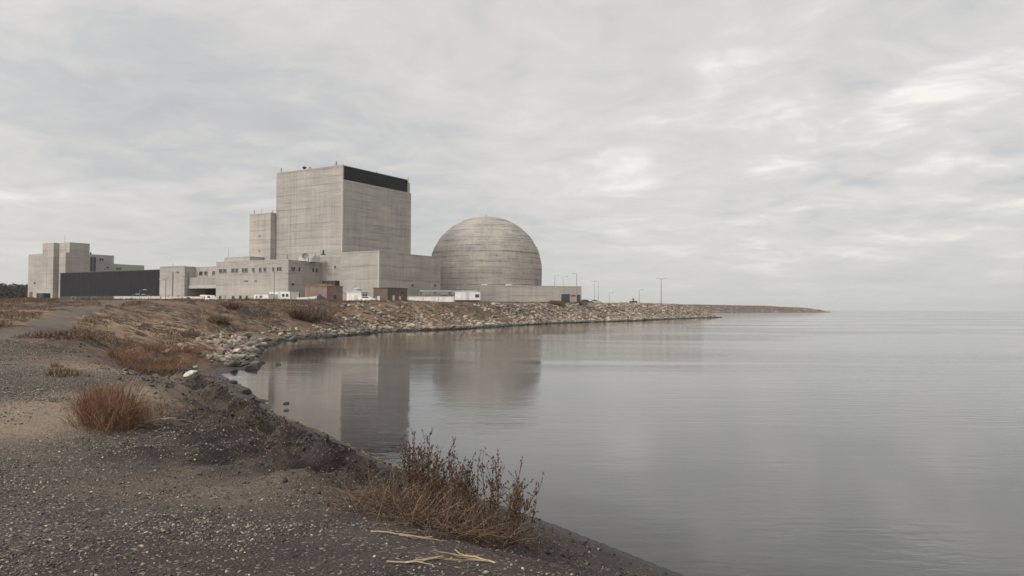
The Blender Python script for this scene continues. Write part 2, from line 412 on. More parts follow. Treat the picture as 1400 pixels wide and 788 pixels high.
c = t.mix(t.m('MULTIPLY', a2[2], t.ss(nm, .48, .58)), c, (.34,.275,.215))
c = t.mix(t.m('MULTIPLY', a1[1], t.ss(nf, .30, .60, .55, 1)), c, (.285,.218,.160))
c = t.mix(t.m('MULTIPLY', a1[2], t.m('SUBTRACT', 1.0, t.m('MULTIPLY', a1[1], .8))), c, grav)
c = t.mix(t.m('MULTIPLY', a1[0], t.ss(nm, .2, .5, .55, .95)), c, (.130,.110,.090))
c = t.mix(t.ss(ng, .3, .75, 0, .5), c, t.vm('SCALE', c, 1.8))
bk = t.new('ShaderNodeAttribute', attribute_name='bank').outputs['Fac']
c = t.mix(t.m('MULTIPLY', bk, t.ss(nm, .35, .62, .95, .35)), c, (.024,.018,.017))
c = t.mix(t.m('MULTIPLY', a2[0], .8), c, (.036,.033,.031))
c = t.mix(t.ss(t.xyz(P)[2], -.02, -.25), c, (.10,.085,.065))
t.put(b.inputs['Base Color'], c); t.put(b.inputs['Roughness'], t.ss(a2[0], 0, 1, .92, .55)); t.put(b.inputs['Specular IOR Level'], .3)
hh = t.m('ADD', t.m('MULTIPLY', nf, .6), t.m('MULTIPLY', ng, .25)); hh = t.m('SUBTRACT', hh, t.m('MULTIPLY', vo.outputs['Distance'], .55)); hh = t.m('ADD', hh, nm)
bump(t, b, hh, .8, .06)

ground = grid_mesh('ground', sinhgrid(-5600, 5600, -3, 8, 1150), sinhgrid(-700, 5600, 7, 7, 1050),
                   lambda x, y, s: height(x, y, s), ground_attrs, mg)
tag(ground, kind='structure')
_me = ground.data
print('ground verts', len(_me.vertices))

# water
mw, t, b = mat('lake_water')
P = t.new('ShaderNodeNewGeometry').outputs['Position']
sdn = t.new('ShaderNodeAttribute', attribute_name='sd').outputs['Fac']
d1 = t.noise(P, 1.0, 3, .5, .6, sc=(.30, 1.25, 1)); d2 = t.noise(P, 4.2, 3, .55, .5, sc=(.45, 1.2, 1)); d3 = t.noise(P, .20, 3, .5, .3, sc=(.25, 1.0, 1))
patch = t.ss(t.noise(P, .035, 4, .6, .8, sc=(.45, 1.6, 1)), .42, .60, .22, 1.15)
hgt = t.m('ADD', t.m('MULTIPLY', d1, .9), t.m('ADD', t.m('MULTIPLY', d2, .62), t.m('MULTIPLY', d3, 2.2)))
bn = t.new('ShaderNodeBump', {'Height': hgt, 'Strength': t.m('MULTIPLY', t.m('MULTIPLY', patch, t.ss(sdn, -7, -32, .20, 1.35)), .46), 'Distance': .08})
t.n.remove(b)
murk = t.new('ShaderNodeBsdfDiffuse', {'Color': (.050,.053,.054), 'Roughness': 0})
trn = t.new('ShaderNodeBsdfTransparent', {'Color': (.80,.76,.68)})
under = t.new('ShaderNodeMixShader', {0: t.ss(sdn, 0, -2.2, .25, 1.0), 1: trn.outputs[0], 2: murk.outputs[0]})
glos = t.new('ShaderNodeBsdfGlossy', {'Color': (.97,.97,.965), 'Roughness': .045, 'Normal': bn.outputs[0]})
fr = t.new('ShaderNodeFresnel', {'IOR': 1.47, 'Normal': bn.outputs[0]})
mx = t.new('ShaderNodeMixShader', {0: fr.outputs[0], 1: under.outputs[0], 2: glos.outputs[0]})
out = [n for n in t.n if n.type == 'OUTPUT_MATERIAL'][0]; t.l.new(mx.outputs[0], out.inputs[0])
water = grid_mesh('water', sinhgrid(-1200, 5500, 0, 14, 330), sinhgrid(-700, 5500, 12, 14, 330),
                  lambda x, y, s: np.zeros_like(x), lambda x, y, z, s: {'sd': s}, mw, keep=lambda x, y, s: s < 4)
tag(water, kind='structure')

# ------------------------------------------------------------------ the power station (site frame)
CX, CY = -52.75, 240.0
UX, UY = .853, -.522; VX, VY = .522, .853
ROT = math.atan2(UY, UX); G0 = 3.4
def u_of(px, v):   # u where the view column px meets the plane v
    k = kx(px); x0 = CX+v*VX; y0 = CY+v*VY; return (k*y0-x0)/(UX-k*UY)
def v_of(px, u):
    k = kx(px); x0 = CX+u*UX; y0 = CY+u*UY; return (k*y0-x0)/(VX-k*VY)
def site(u, v, z=0.0): return (CX+u*UX+v*VX, CY+u*UY+v*VY, z)
def zs(px, py, u, v): return zat(px, py, CY+u*UY+v*VY)
class Bld:
    def __init__(s, name, label, cat, u, v, z=G0, group=None):
        s.u, s.v, s.z = u, v, z
        s.e = thing(name, label, cat, site(u, v, z), ROT, group)
    def box(s, name, m_, u0, u1, v0, v1, z0, z1, parent=None, bevel=0):
        return MB().box(u0-s.u, u1-s.u, v0-s.v, v1-s.v, z0-s.z, z1-s.z).build(name, m_, parent or s.e, bevel=bevel)
    def window(s, face, plane, a, b_, z0, z1, name='window', split=1, glass='glass', fr=.12):
        """opening with a raised frame and a dark pane set back inside it; face 'v' looks at -v, face 'u' looks at +u"""
        f = MB(); g = MB(); dz = s.z
        def bx(mb, p0, p1, q0, q1, o0, o1):
            if face == 'v': mb.box(p0-s.u, p1-s.u, plane-s.v-o1, plane-s.v-o0, q0-dz, q1-dz)
            else: mb.box(plane-s.u+o0, plane-s.u+o1, p0-s.v, p1-s.v, q0-dz, q1-dz)
        bx(f, a, a+fr, z0, z1, 0, .14); bx(f, b_-fr, b_, z0, z1, 0, .14)
        bx(f, a+fr, b_-fr, z1-fr, z1, 0, .137); bx(f, a+fr, b_-fr, z0, z0+fr, 0, .18)
        for i in range(1, split):
            c = a+(b_-a)*i/split; bx(f, c-fr/2, c+fr/2, z0+fr, z1-fr, 0, .12)
        fo = f.build(name, M['frame'], s.e)
        bx(g, a+fr, b_-fr, z0+fr, z1-fr, .01, .05)
        g.build('pane', M[glass], fo)
        return fo

# --- tall turbine block
T_TOP = zs(467, 225.5, 0, 0); T_V1 = v_of(561, 0)
tb = Bld('turbine_hall', 'tallest concrete block with a black louvre strip under its roof edge', 'building', 0, 0)
wallp = MB()
U0 = u_of(376, 0)
BH = 4.0; vb1 = v_of(556.5, 0)
wallp.box(U0, 0, 0, T_V1, 0, T_TOP-BH-.3-G0)
wallp.box(U0, -1.2, .0, T_V1, T_TOP-BH-.3-G0, T_TOP-G0)
wallp.box(-1.2, -.02, 0, .5, T_TOP-BH-.3-G0, T_TOP-G0)
wallp.box(-1.2, -.6, vb1, T_V1, T_TOP-BH-.3-G0, T_TOP-.8-G0)
wallp.build('wall', M['conc'], tb.e)
MB().box(-1.19, -.25, .5, vb1, T_TOP-BH-.29-G0, T_TOP-G0-.02).build('louvre_band', M['louvre'], tb.e)
MB().box(U0-.08, .06, -.08, .35, T_TOP-G0, T_TOP+.28-G0).box(U0-.08, U0+.35, .35, T_V1, T_TOP-G0, T_TOP+.28-G0).box(-.5, .02, .35, vb1, T_TOP-G0, T_TOP+.14-G0).build('coping', M['trim'], tb.e)
# slender pilaster down the corner
MB().box(-.5, .035, -.035, .5, 0, T_TOP-BH-.31-G0).build('corner_strip', M['trim'], tb.e)

# --- stair tower left of it
Us = U0-.1; UT0 = u_of(340, -2.1); ST = zs(355, 292.8, -35, -2.1)
st = Bld('stair_tower', 'slim concrete tower against the left side of the tallest block', 'building', Us, -2.1)
st.box('wall', M['conc2'], UT0, Us, -2.1, 14, G0, ST)
st.box('coping', M['trim'], UT0-.1, Us+.04, -2.2, 14, ST, ST+.3)
for py in (322.5, 343.5):
    st.window('v', -2.1, u_of(353, -2.1), u_of(355, -2.1), zs(354, py+1, -35, -2.1), zs(354, py-1, -35, -2.1), fr=.08)

# --- wing in front of the dome
WU = u_of(518, -6); WV1 = v_of(602, WU); W_TOP = zs(518, 343.5, WU, -6)
wg = Bld('reactor_annex_wing', 'plain concrete wing between the tallest block and the dome', 'building', WU, -6)
us_ = u_of(465, -6)
wg.box('wall', M['wing'], us_, WU, -6, WV1, G0, W_TOP)
wg.box('coping', M['trim'], us_, WU+.08, -6.08, -5.7, W_TOP, W_TOP+.18)
wg.box('corner_strip', M['trim'], WU-.6, WU+.04, -6.04, -5.4, G0, W_TOP-.02)
lw = wg.box('low_wall', M['conc'], u_of(437, -5.5)-1.0, us_, -5.5, 0-.02, G0, W_TOP-.35)
wg.window('v', -5.5, u_of(456.7, -5.5), u_of(459, -5.5), zs(458, 367.5, 2, -5.5), zs(458, 363.5, 2, -5.5), fr=.08)
eq = wg.box('plant_enclosure', M['roofd'], u_of(440, -7.2), u_of(458, -7.2), -7.2, -5.52, G0, zs(449, 384, 0, -7))
for k in range(3):
    uu = u_of(442+5*k, -7.2); wg.box('louvre', M['dark'], uu, uu+.8, -7.28, -7.2, zs(449,389,0,-7), zs(449,385,0,-7))
for px in (563, 594):
    vv = v_of(px, WU); wg.box('vent', M['dark'], WU+.01, WU+.25, vv, vv+.45, zs(px, 391.5, WU, vv), zs(px, 389, WU, vv))

# --- office range
OV = -18.5; OU1 = u_of(437, -6); OT = zs(393, 355.3, OU1, OV)
of = Bld('office_building', 'long three storey concrete offices with a row of small square windows', 'building', OU1, OV)
OU_L = u_of(295, OV)
of.box('wall', M['conc2'], OU_L, OU1, OV, -5.52, G0, OT)
of.box('coping', M['trim'], OU_L-.05, OU1+.08, OV-.08, OV+.25, OT, OT+.22)
of.box('string_course', M['trim'], OU_L, OU1+.05, OV-.05, OV, OT-5.2, OT-5.0)
for p0, p1, sp in ((299,304,1),(305,309.4,1),(316,320.5,1),(321.5,325.5,1),(330.5,338.5,2),(344.5,348,1),(353.5,357.3,1),(360,364,1),(372,375,1),(378,385,2)):
    u0, u1 = u_of(p0, OV), u_of(p1, OV); of.window('v', OV, u0, u1, OT-3.35, OT-1.95, split=sp)
for p0, p1, gl in ((299.5,303,'glass'),(306.5,308.5,'frame'),(317,321,'glass'),(327,331,'dark'),(336,339.5,'glass')):
    u0, u1 = u_of(p0, OV), u_of(p1, OV); of.window('v', OV, u0, u1, OT-11.9, OT-10.3, glass=gl)
for p0, p1 in ((397,403),(407,410.2),(426,429),(431,434)):
    v0, v1 = v_of(p0, OU1), v_of(p1, OU1); of.window('u', OU1, v0, v1, OT-3.3, OT-1.9, split=2 if p0 == 397 else 1)
for p0, p1 in ((401,404),(407,410)):
    v0, v1 = v_of(p0, OU1), v_of(p1, OU1); of.window('u', OU1, v0, v1, OT-12.2, OT-9.6, name='door')
vv = v_of(399, OU1); of.box('wall_lamp', M['dark'], OU1+.01, OU1+.3, vv, vv+.6, OT-7.4, OT-6.8)
of.window('v', OV, u_of(333.5, OV), u_of(339, OV), OT-6.1, OT-5.75, fr=.05); of.window('v', OV, u_of(347.5, OV), u_of(351, OV), OT-6.1, OT-5.8, fr=.05)
# penthouse on the roof
pu0, pu1 = u_of(306, -8), u_of(341, -8)
of.box('penthouse', M['conc2'], pu0, pu1, -8, -2.2, OT-.5, zs(320, 350.3, -32, -8))
# left block of the range, with the recessed middle and the loading bay
LB = Bld('loading_block', 'concrete end block beside the dark loading bay and left of the offices', 'building', u_of(252, OV), OV)
LBT = OT-.75; LU0, LU1 = u_of(218, OV), u_of(252, OV)
LB.box('wall', M['conc2'], LU0, LU1, OV, -4, G0, LBT)
LB.box('coping', M['trim'], LU0-.08, LU1+.06, OV-.08, OV+.25, LBT, LBT+.2)
LB.box('recessed_wall', M['conc2'], LU1, OU_L, OV+4, -4, G0+6.6, LBT-.1)
LB.box('balcony', M['conc3'], LU1, OU_L, OV+1.6, OV+4, LBT-7.2, LBT-3.6)
LB.box('lintel', M['trim'], LU1, OU_L, OV+1.4, OV+1.6, LBT-7.2, LBT-6.2)
LB.box('bay_back', M['dark'], LU1, OU_L, OV+8, OV+8.4, G0, G0+6.6)
for p0, p1 in ((272,277),(279,283.5),(290,294)):
    LB.window('v', OV+4, u_of(p0, OV+4), u_of(p1, OV+4), LBT-2.9, LBT-1.5)
LB.window('v', OV, u_of(241, OV), u_of(244.5, OV), LBT-2.1, LBT-1.6, fr=.05)
for p0, p1 in ((241,246),(228.5,231.5)):
    LB.window('v', OV, u_of(p0, OV), u_of(p1, OV), G0+1.6, G0+3.2)
LB.box('drain_pipe', M['metal'], u_of(235.6, OV), u_of(236.6, OV), OV-.25, OV-.01, G0, LBT-1.8)
LB.box('wall_pipe', M['metal'], LU1+.01, LU1+.2, OV+1.1, OV+1.4, G0+2, LBT-2)

# --- black hall
BV = -14.0; BU0, BU1 = u_of(82, BV), LU0-.05; BT = zs(217, 369.5, u_of(217, BV), BV)
bh = Bld('black_hall', 'long low hall clad entirely in black sheeting', 'building', BU0, BV)
bh.box('wall', M['black'], BU0, BU1, BV, BV+16, G0, BT)
bh.box('roof_trim', M['roofd'], BU0-.1, BU1, BV-.1, BV+.2, BT, BT+.25)
bh.box('plinth', M['roofd'], BU0-.04, BU1, BV-.06, BV-.002, G0, G0+3.2)
for px in (98, 126, 187):
    bh.window('v', BV-.06, u_of(px, BV), u_of(px+6, BV), G0+1, G0+3.0, name='door', glass='dark')

# --- far left administration block
LV = -8.0; c94 = u_of(94, LV); c38 = u_of(38, LV); c64 = u_of(64, LV); c72 = u_of(72, LV-2); c80 = u_of(80, LV-1.5)
AT = zs(94, 345.5, c94, LV); TT = zs(80, 332.3, (c64+c94)/2, LV)
ad = Bld('administration_building', 'pale concrete building with a square tower at the far left of the site', 'building', c94, LV)
ad.box('wall', M['conc2'], c38, c64, LV, LV+12, G0, zs(50, 347.5, (c38+c64)/2, LV))
ad.box('tower', M['conc2'], c64, c94, LV, LV+8, G0, TT)
ad.box('tower_fin', M['conc2'], c64-.02, c72, LV-2, LV-.001, G0, TT+.02)
ad.box('stair_bay', M['conc2'], c80, c94, LV-1.5, LV-.001, G0, AT)
ad.box('groove_shade', M['glass'], c72+.6, c80-.8, LV-.12, LV-.004, G0+3, AT)  # dark strip painted in for the shadow in the groove beside the fin
v155 = v_of(155, c94); v197 = v_of(197, c94)
sw = ad.box('side_wall', M['conc3'], c94-24, c94-.01, LV+8.01, v155, G0, AT-.1)
ad.box('side_wall', M['conc3'], c94-.02, c94+.0, LV+8.02, v155-.02, G0, AT-.12)
ad.box('rear_wall', M['conc3'], c94-24, c94-.2, v155+.01, v197, G0, zs(170, 362, c94, 17))
v122, v130 = v_of(122, c94), v_of(130.5, c94)
ad.window('u', c94, v122, v130, zs(126, 372, c94, 3), zs(126, 351.5, c94, 3), split=2)
ad.window('u', c94, v_of(134.5, c94), v_of(141, c94), zs(138, 357, c94, 5), zs(138, 353, c94, 5), split=2)
ad.window('u', c94, v_of(144, c94), v_of(148.5, c94), zs(146, 367, c94, 7), zs(146, 364.3, c94, 7))
ad.window('u', c94-.2, v_of(158, c94), v_of(166, c94), zs(162, 369, c94, 13), zs(162, 366, c94, 13), split=3)
ad.window('v', LV, u_of(46, LV), u_of(48.5, LV), zs(47, 388.5, -163, LV), zs(47, 386, -163, LV), fr=.06)
ad.box('door', M['rust'], u_of(40.5, LV), u_of(44.5, LV), LV-.1, LV-.003, G0, zs(42, 399, -166, LV))

# --- dome
DX, DY = kx(664)*293, 293.0; DR = 21.1
dm = thing('containment_dome', 'round concrete containment building with a ribbed hemispherical roof', 'dome', (DX, DY, G0))
prof = []; z_spring = 17.5-G0; rise = 20.0
nl = 6
for i in range(nl):
    z0 = z_spring*i/nl; z1 = z_spring*(i+1)/nl; off = .05*((i*7) % 3)
    prof += [(DR+off, z0+.02), (DR+off, z1)]
nb_ = 11
for i in range(nb_):
    a0 = math.pi/2*i/nb_; a1_ = math.pi/2*(i+1)/nb_; off = [.10,.0,.14,.03,.12,.0,.10,.05,.12,.0,0][i]
    for j in range(5):
        a = a0+(a1_-a0)*j/4
        prof.append((max((DR+off)*math.cos(a), .05), z_spring+.03+(rise+off*.7)*math.sin(a)))
MB().lathe(prof, 144).build('dome_shell', M['dome'], dm)
MB().lathe([(.4, z_spring+rise-.02), (.4, z_spring+rise+.5), (.12, z_spring+rise+.6), (.12, z_spring+rise+1.0)], 10).build('vent_cap', M['lite'], dm)
# ladder recess low on the right of the shell
aa = math.atan2(-.42, .9); lx, ly = math.cos(aa), math.sin(aa)
lad = MB()
for sgn in (-.35, .35): lad.tube([(lx*(DR+.3)-ly*sgn, ly*(DR+.3)+lx*sgn, 4), (lx*(DR+.3)-ly*sgn, ly*(DR+.3)+lx*sgn, 10.2)], .09)
for k in range(12): lad.tube([(lx*(DR+.3)+ly*.35, ly*(DR+.3)-lx*.35, 4.3+k*.5), (lx*(DR+.3)-ly*.35, ly*(DR+.3)+lx*.35, 4.3+k*.5)], .07)
lad.build('ladder', M['metal'], dm)

# --- low annex in front of the dome
AX0, AY0 = kx(655)*262, 262.0; AX1, AY1 = kx(795)*270, 270.0
arot = math.atan2(AY1-AY0, AX1-AX0); alen = math.hypot(AX1-AX0, AY1-AY0); aht = zat(700, 391.3, 264)-G0
an = thing('low_annex', 'single storey concrete annex curving out right from under the dome', 'building', (AX0, AY0, G0), arot)
MB().box(0, alen, 0, 14, 0, aht).build('wall', M['wing'], an)
MB().box(-.1, alen+.1, -.1, .4, aht, aht+.25).build('coping', M['trim'], an)
def along(px): k = kx(px); dx, dy = math.cos(arot), math.sin(arot); return (k*AY0-AX0)/(dx-k*dy)
g1 = MB()
for p0, p1, y0_, y1_ in ((767.5, 779, 402.2, 416), (788.5, 793.2, 403, 416)):
    a0, a1_ = along(p0), along(p1); zt = zat(p0, y0_, 268)-G0
    f = MB().box(a0-.2, a0, -.15, 0, 0, zt).box(a1_, a1_+.2, -.15, 0, 0, zt).box(a0-.2, a1_+.2, -.18, 0, zt, zt+.2).build('doorway', M['frame'], an)
    MB().box(a0, a1_, -.04, -.005, 0, zt).build('shutter', M['glass'], f)
MB().box(along(781), along(786.5), -.12, -.003, zat(780,405.5,268)-G0, zat(780,403,268)-G0).build('sign_panel', M['rust'], an)
for px in (663, 696):
    MB().box(along(px)-1.0, along(px)+.9, .6, 1.6, aht, aht+.6).build('roof_vent', M['white'], an)

# ------------------------------------------------------------------ small roof equipment (parts of their buildings)
def mast(parent, x, y, z0, h, r=.09, cross=0, m_='metal', name='mast'):
    mb = MB().tube([(x,y,z0),(x,y,z0+h)], [r, r*.6], 6)
    if cross: mb.tube([(x-cross/2,y,z0+h*.8),(x+cross/2,y,z0+h*.8)], r*.5, 4)
    return mb.build(name, M[m_], parent)
tz = T_TOP-G0+.28
mast(tb.e, u_of(458,.6), .6, tz-.3, 1.7, .3); mast(tb.e, u_of(455.5,2), 2, tz-.3, 1.3, .1, .9)
MB().lathe([(.35,tz-.3),(.35,tz+.6),(.7,tz+.7),(.6,tz+1.1),(.1,tz+1.25)], 10, (u_of(414,1.2), 1.2)).build('roof_vent', M['dark'], tb.e)
MB().lathe([(.3,tz-.3),(.3,tz+.4),(.5,tz+.5),(.1,tz+.8)], 10, (u_of(422,1.2), 1.2)).build('roof_vent', M['metal'], tb.e)
mast(tb.e, u_of(382.5,.8), .8, tz-.3, 1.9, .2, .8)
vv = v_of(515.5, 0); mast(tb.e, -.6, vv, tz-.4, .8, .25)
mast(tb.e, -.9, T_V1-.5, tz-1.2, 2.2, .12, .5)
sz = ST-G0+.3
for px, h, r_ in ((346, 1.7, .16), (356, 1.5, .06), (371.5, 1.1, .14)):
    uu = u_of(px, -1.6); mast(st.e, uu-Us, .5, sz-.3, h, r_, .5 if r_ < .2 else 0)
oz = OT-G0+.2
def omast(px, v, h, r_, cross=0, m_='metal'): mast(of.e, u_of(px, v)-OU1, v-OV, oz-.4, h, r_, cross, m_)
omast(311.5, -7.6, 6.0, .07, .6); omast(392.5, -17, 1.8, .25); omast(421, -12, 2.0, .12, .6, 'dark'); omast(430.5, -9, 2.6, .2)
dsh = MB().lathe([(.05,0),(.5,.08),(.95,.35),(1.0,.42)], 16, cap=False).build('dish', M['metal'], of.e)
dsh.location = (u_of(417,-13)-OU1, -13-OV, oz+1.0); dsh.rotation_euler = (R(70), 0, R(40))
mast(of.e, u_of(417,-13)-OU1, -12.8-OV, oz-.3, 1.6, .12, name='dish_mount')
MB().box(u_of(408,-11)-OU1, u_of(427,-11)-OU1, -11-OV, -8-OV, oz-.4, oz+1.3).build('roof_unit', M['greyp'], of.e)
mast(LB.e, u_of(236,OV+1)-LB.u, 1, LBT-G0, 1.2, .08, .3)
uu = u_of(441.5, -4.5); MB().lathe([(.7,0),(.7,.4),(.25,.5),(.25,1.6)], 10, (uu-WU, 1.5)).build('roof_vent', M['dark'], wg.e).location = (0,0,W_TOP-.35-G0)
mast(ad.e, c72-c94+.6, 2, TT-G0, 3.6, .07, .6); mast(ad.e, -3, v_of(123, c94-3)-LV, AT-G0, .9, .35, 0, 'dark')

# ------------------------------------------------------------------ huts, trailers, containers, walls
def hz_ground(x, y): return float(height(np.array([x]), np.array([y]))[0])
def place(px, Yd): x = kx(px)*Yd; return x, Yd, hz_ground(x, Yd)
def hut(name, label, cat, pxl, pxc, pxr, Yc, top, wallm, roofm='roofd', doors=(), group=None, over=.15):
    """box hut in the site frame whose near corner stands on view column pxc at depth Yc"""
    x, y, z = place(pxc, Yc); z -= .15
    # solve widths
    k = kx(pxl); wl = (k*y-x)/(UX-k*UY)*-1 if pxl < pxc else 3
    k = kx(pxr); dr = (k*y-x)/(VX-k*VY)
    h = zat(pxc, top, Yc)-z
    e = thing(name, label, cat, (x,y,z), ROT, group)
    MB().box(-wl, 0, 0, dr, 0, h).build('wall', M[wallm], e)
    MB().box(-wl-over, over, -over, dr+over, h, h+.18).build('roof', M[roofm], e)
    for face, a, w_, z0, z1, m_, nm in doors:
        if face == 'v': f = MB().box(-wl*a-w_/2, -wl*a+w_/2, -.09, -.004, z0, z1)
        else: f = MB().box(.004, .09, dr*a-w_/2, dr*a+w_/2, z0, z1)
        f.build(nm, M[m_], e)
    return e, wl, dr, h
# tan brick hut
e, wl, dr, h = hut('brick_hut', 'flat roofed tan brick hut in front of the offices', 'hut', 417, 447, 468.5, 198, 391.6, 'brick', 'brick',
    [('v',.30,1.0,.1,2.2,'roofd','door'),('u',.5,1.0,1.0,2.0,'glass','window')])
MB().prism([(-wl*.75,h+.19),(-wl*.25,h+.19),(-wl*.5,h+.75)], .5, dr-.5).build('roof_hood', M['rust'], e)
# dark brick hut
hut('brick_hut', 'dark red brown brick hut with two pale doors near the plain wing', 'hut', 510.5, 530, 556.5, 190, 394.3, 'brick2', 'roofd',
    [('v',.62,.75,.1,1.7,'white2','door'),('u',.30,.8,.1,1.9,'white2','door'),('u',.62,.7,.1,1.7,'white2','door'),('u',.75,.6,2.4,3.0,'roofd','vent')])
# white kiosk
e, wl, dr, h = hut('white_kiosk', 'small white kiosk with a round vented cap between the two brick huts', 'kiosk', 474, 494, 503, 196, 400.2, 'white', 'white2',
    [('v',.35,1.0,.2,2.1,'greyp','door'),('u',.35,.7,1.3,2.3,'glass','window'),('u',.7,.6,1.3,2.3,'glass','window')])
MB().lathe([(1.2,h+.18),(1.25,h+.6),(.9,h+.65),(.9,h+.9),(1.15,h+.95),(.5,h+1.25)], 14, (-wl/2, dr/2)).build('roof_cap', M['greyp'], e)
def trailer(label, pxl, pxr, Yc, top, bot, wins, m_='white', depth=3.0, rot=None, group='white site trailers', z=None):
    x, y, zg = place(pxr, Yc); zg = zat(pxr, bot, Yc) if z is None else z
    zg = min(zg, hz_ground(x, y)+.3)
    r_ = ROT if rot is None else rot; k = kx(pxl); ux, uy = math.cos(r_), math.sin(r_)
    wl = -(k*y-x)/(ux-k*uy); h = zat(pxr, top, Yc)-zg
    e = thing('site_trailer', label, 'trailer', (x,y,zg), r_, group)
    MB().box(-wl, 0, 0, depth, .35, h).build('body', M[m_], e, bevel=.05)
    MB().box(-wl-.05, .05, -.05, depth+.05, h, h+.1).build('roof', M['white2'], e)
    MB().box(-wl+.3, -.3, .3, depth-.3, -.2, .35).build('skirt', M['dark'], e)
    for a, w_ in wins:
        f = MB().box(-wl*a-w_/2, -wl*a+w_/2, -.06, -.003, h*.45, h*.8).build('window', M['frame'], e)
        MB().box(-wl*a-w_/2+.06, -wl*a+w_/2-.06, -.075, -.062, h*.45+.06, h*.8-.06).build('pane', M['glass'], f)
    MB().box(-wl*.5-.4, -wl*.5+.4, -.05, -.003, .45, .45+min(1.9, h*.75)).build('door', M['greyp'], e)
    return e
trailer('white trailer with two dark windows parked left of the tan brick hut', 368, 396, 190, 399.2, 411, [(.12,.9),(.3,.9),(.85,.9)])
trailer('low white trailer at the left end of the trailers before the offices', 347, 367, 186, 403.0, 411, [(.5,1.0),(.8,.5)])
trailer('long white flat roofed trailer against the foot of the low annex', 622, 656.5, 165, 399.6, 413, [(.12,.9)], rot=-.04)
# white precast yard walls
def yard_wall(label, pxl, pxr, Yl, Yr, top, m_, cap=True, thick=.3, nm='yard_wall', grp='low white walls round the site'):
    xl, xr = kx(pxl)*Yl, kx(pxr)*Yr; L = math.hypot(xr-xl, Yr-Yl); r_ = math.atan2(Yr-Yl, xr-xl)
    z0 = min(hz_ground(xl, Yl), hz_ground(xr, Yr))-.3
    h = zat((pxl+pxr)/2, top, (Yl+Yr)/2)-z0
    e = thing(nm, label, 'wall', (xl, Yl, z0), r_, grp)
    MB().box(0, L, 0, thick, 0, h).build('wall', M[m_], e)
    if cap: MB().box(-.05, L+.05, -.05, thick+.05, h, h+.1).build('coping', M['trim'], e)
    n = max(2, int(L/3.5))
    for k in range(n+1): MB().box(k*L/n-.12, k*L/n+.12, -.08, -.003, 0, h-.02).build('pilaster', M['trim'], e)
    return e
yard_wall('white wall running along the foot of the black hall', 156, 219, 222, 215, 405.6, 'white2')
yard_wall('white wall in front of the concrete end block and loading bay', 221, 279, 205, 198, 406.0, 'white2')
yard_wall('long white wall between the dark brick hut and the white trailer by the dome', 558, 621, 172, 166, 406.0, 'white2')
# grey pipe gallery above that wall
gx, gyy = kx(574)*185, 185.0; gz = hz_ground(gx, gyy)-.2
pg = thing('pipe_gallery', 'grey pipe gallery on legs behind the long white wall', 'gallery', (gx, gyy, gz), 0)
gl = kx(652)*185-gx
MB().tube([(0,0,2.9),(gl,0,2.9)], .12, 8).build('pipe', M['greyp'], pg)
MB().tube([(0,.8,2.6),(gl,.8,2.6)], .14, 8).build('pipe', M['metal'], pg)
for k in range(7): MB().box(gl*k/6-.1, gl*k/6+.1, -.3, 1.1, 0, 2.75 if k % 2 else 2.7).build('support', M['metal'], pg)
for k, a in enumerate((.05, .3, .55)): MB().box(gl*a, gl*a+2.6, -.1, 1.0, 2.0, 3.0+.2*(k % 2)).build('valve_box', M['metal'], pg)
# navy container in front of the administration building
x, y, z = place(50, 245); e = thing('shipping_container', 'dark navy steel container below the pale building at far left', 'container', (x,y,z-.1), ROT+.2)
MB().box(0, 3.0, 0, 2.4, .12, 2.6).build('body', M['navy'], e)
for a in (0.02, 2.9): 
    for b2 in (-.03, 2.33): MB().box(a-.05, a+.1, b2, b2+.12, 0, 2.7).build('corner_post', M['navy'], e)
MB().box(1.45, 1.55, -.06, -.003, .2, 2.5).build('door_bar', M['metal'], e)
# small boat-like white skip between trailers and brick hut
x, y, z = place(407, 176)
e = thing('rowing_boat', 'white open boat on a low trolley right of the trailers', 'boat', (x,y,z), -.15)
hull = MB(); n = 9; vs = []; fs = []
for i in range(n):
    tt = i/(n-1); wd = .75*math.sin(math.pi*min(1, tt*.62+.38))**.6; zt = .95+.35*tt*tt; xx = tt*4.6
    vs += [(xx,-wd,zt),(xx,-wd*.65,.45),(xx,0,.3+.25*tt**3),(xx,wd*.65,.45),(xx,wd,zt)]
for i in range(n-1):
    for j in range(4): fs.append((i*5+j, i*5+j+1, i*5+6+j, i*5+5+j))
hull.add(vs, fs); ho = hull.build('hull', M['white'], e, smooth=True); md = ho.modifiers.new('s', 'SOLIDIFY'); md.thickness = .06
MB().box(1.2,1.5,-.55,.55,.85,.9).box(2.7,3.0,-.6,.6,.9,.95).build('thwart', M['frame'], e)
MB().box(.4,3.6,-.08,.08,.18,.3).box(1.5,1.65,-.8,.8,.12,.28).build('trolley', M['rust'], e)
for s_ in (-.8,.8):
    wv = MB().lathe([(.24,-.08),(.24,.08)], 14).build('wheel', M['tyre'], e); wv.rotation_euler = (R(90),0,0); wv.location = (1.57, s_, .24)

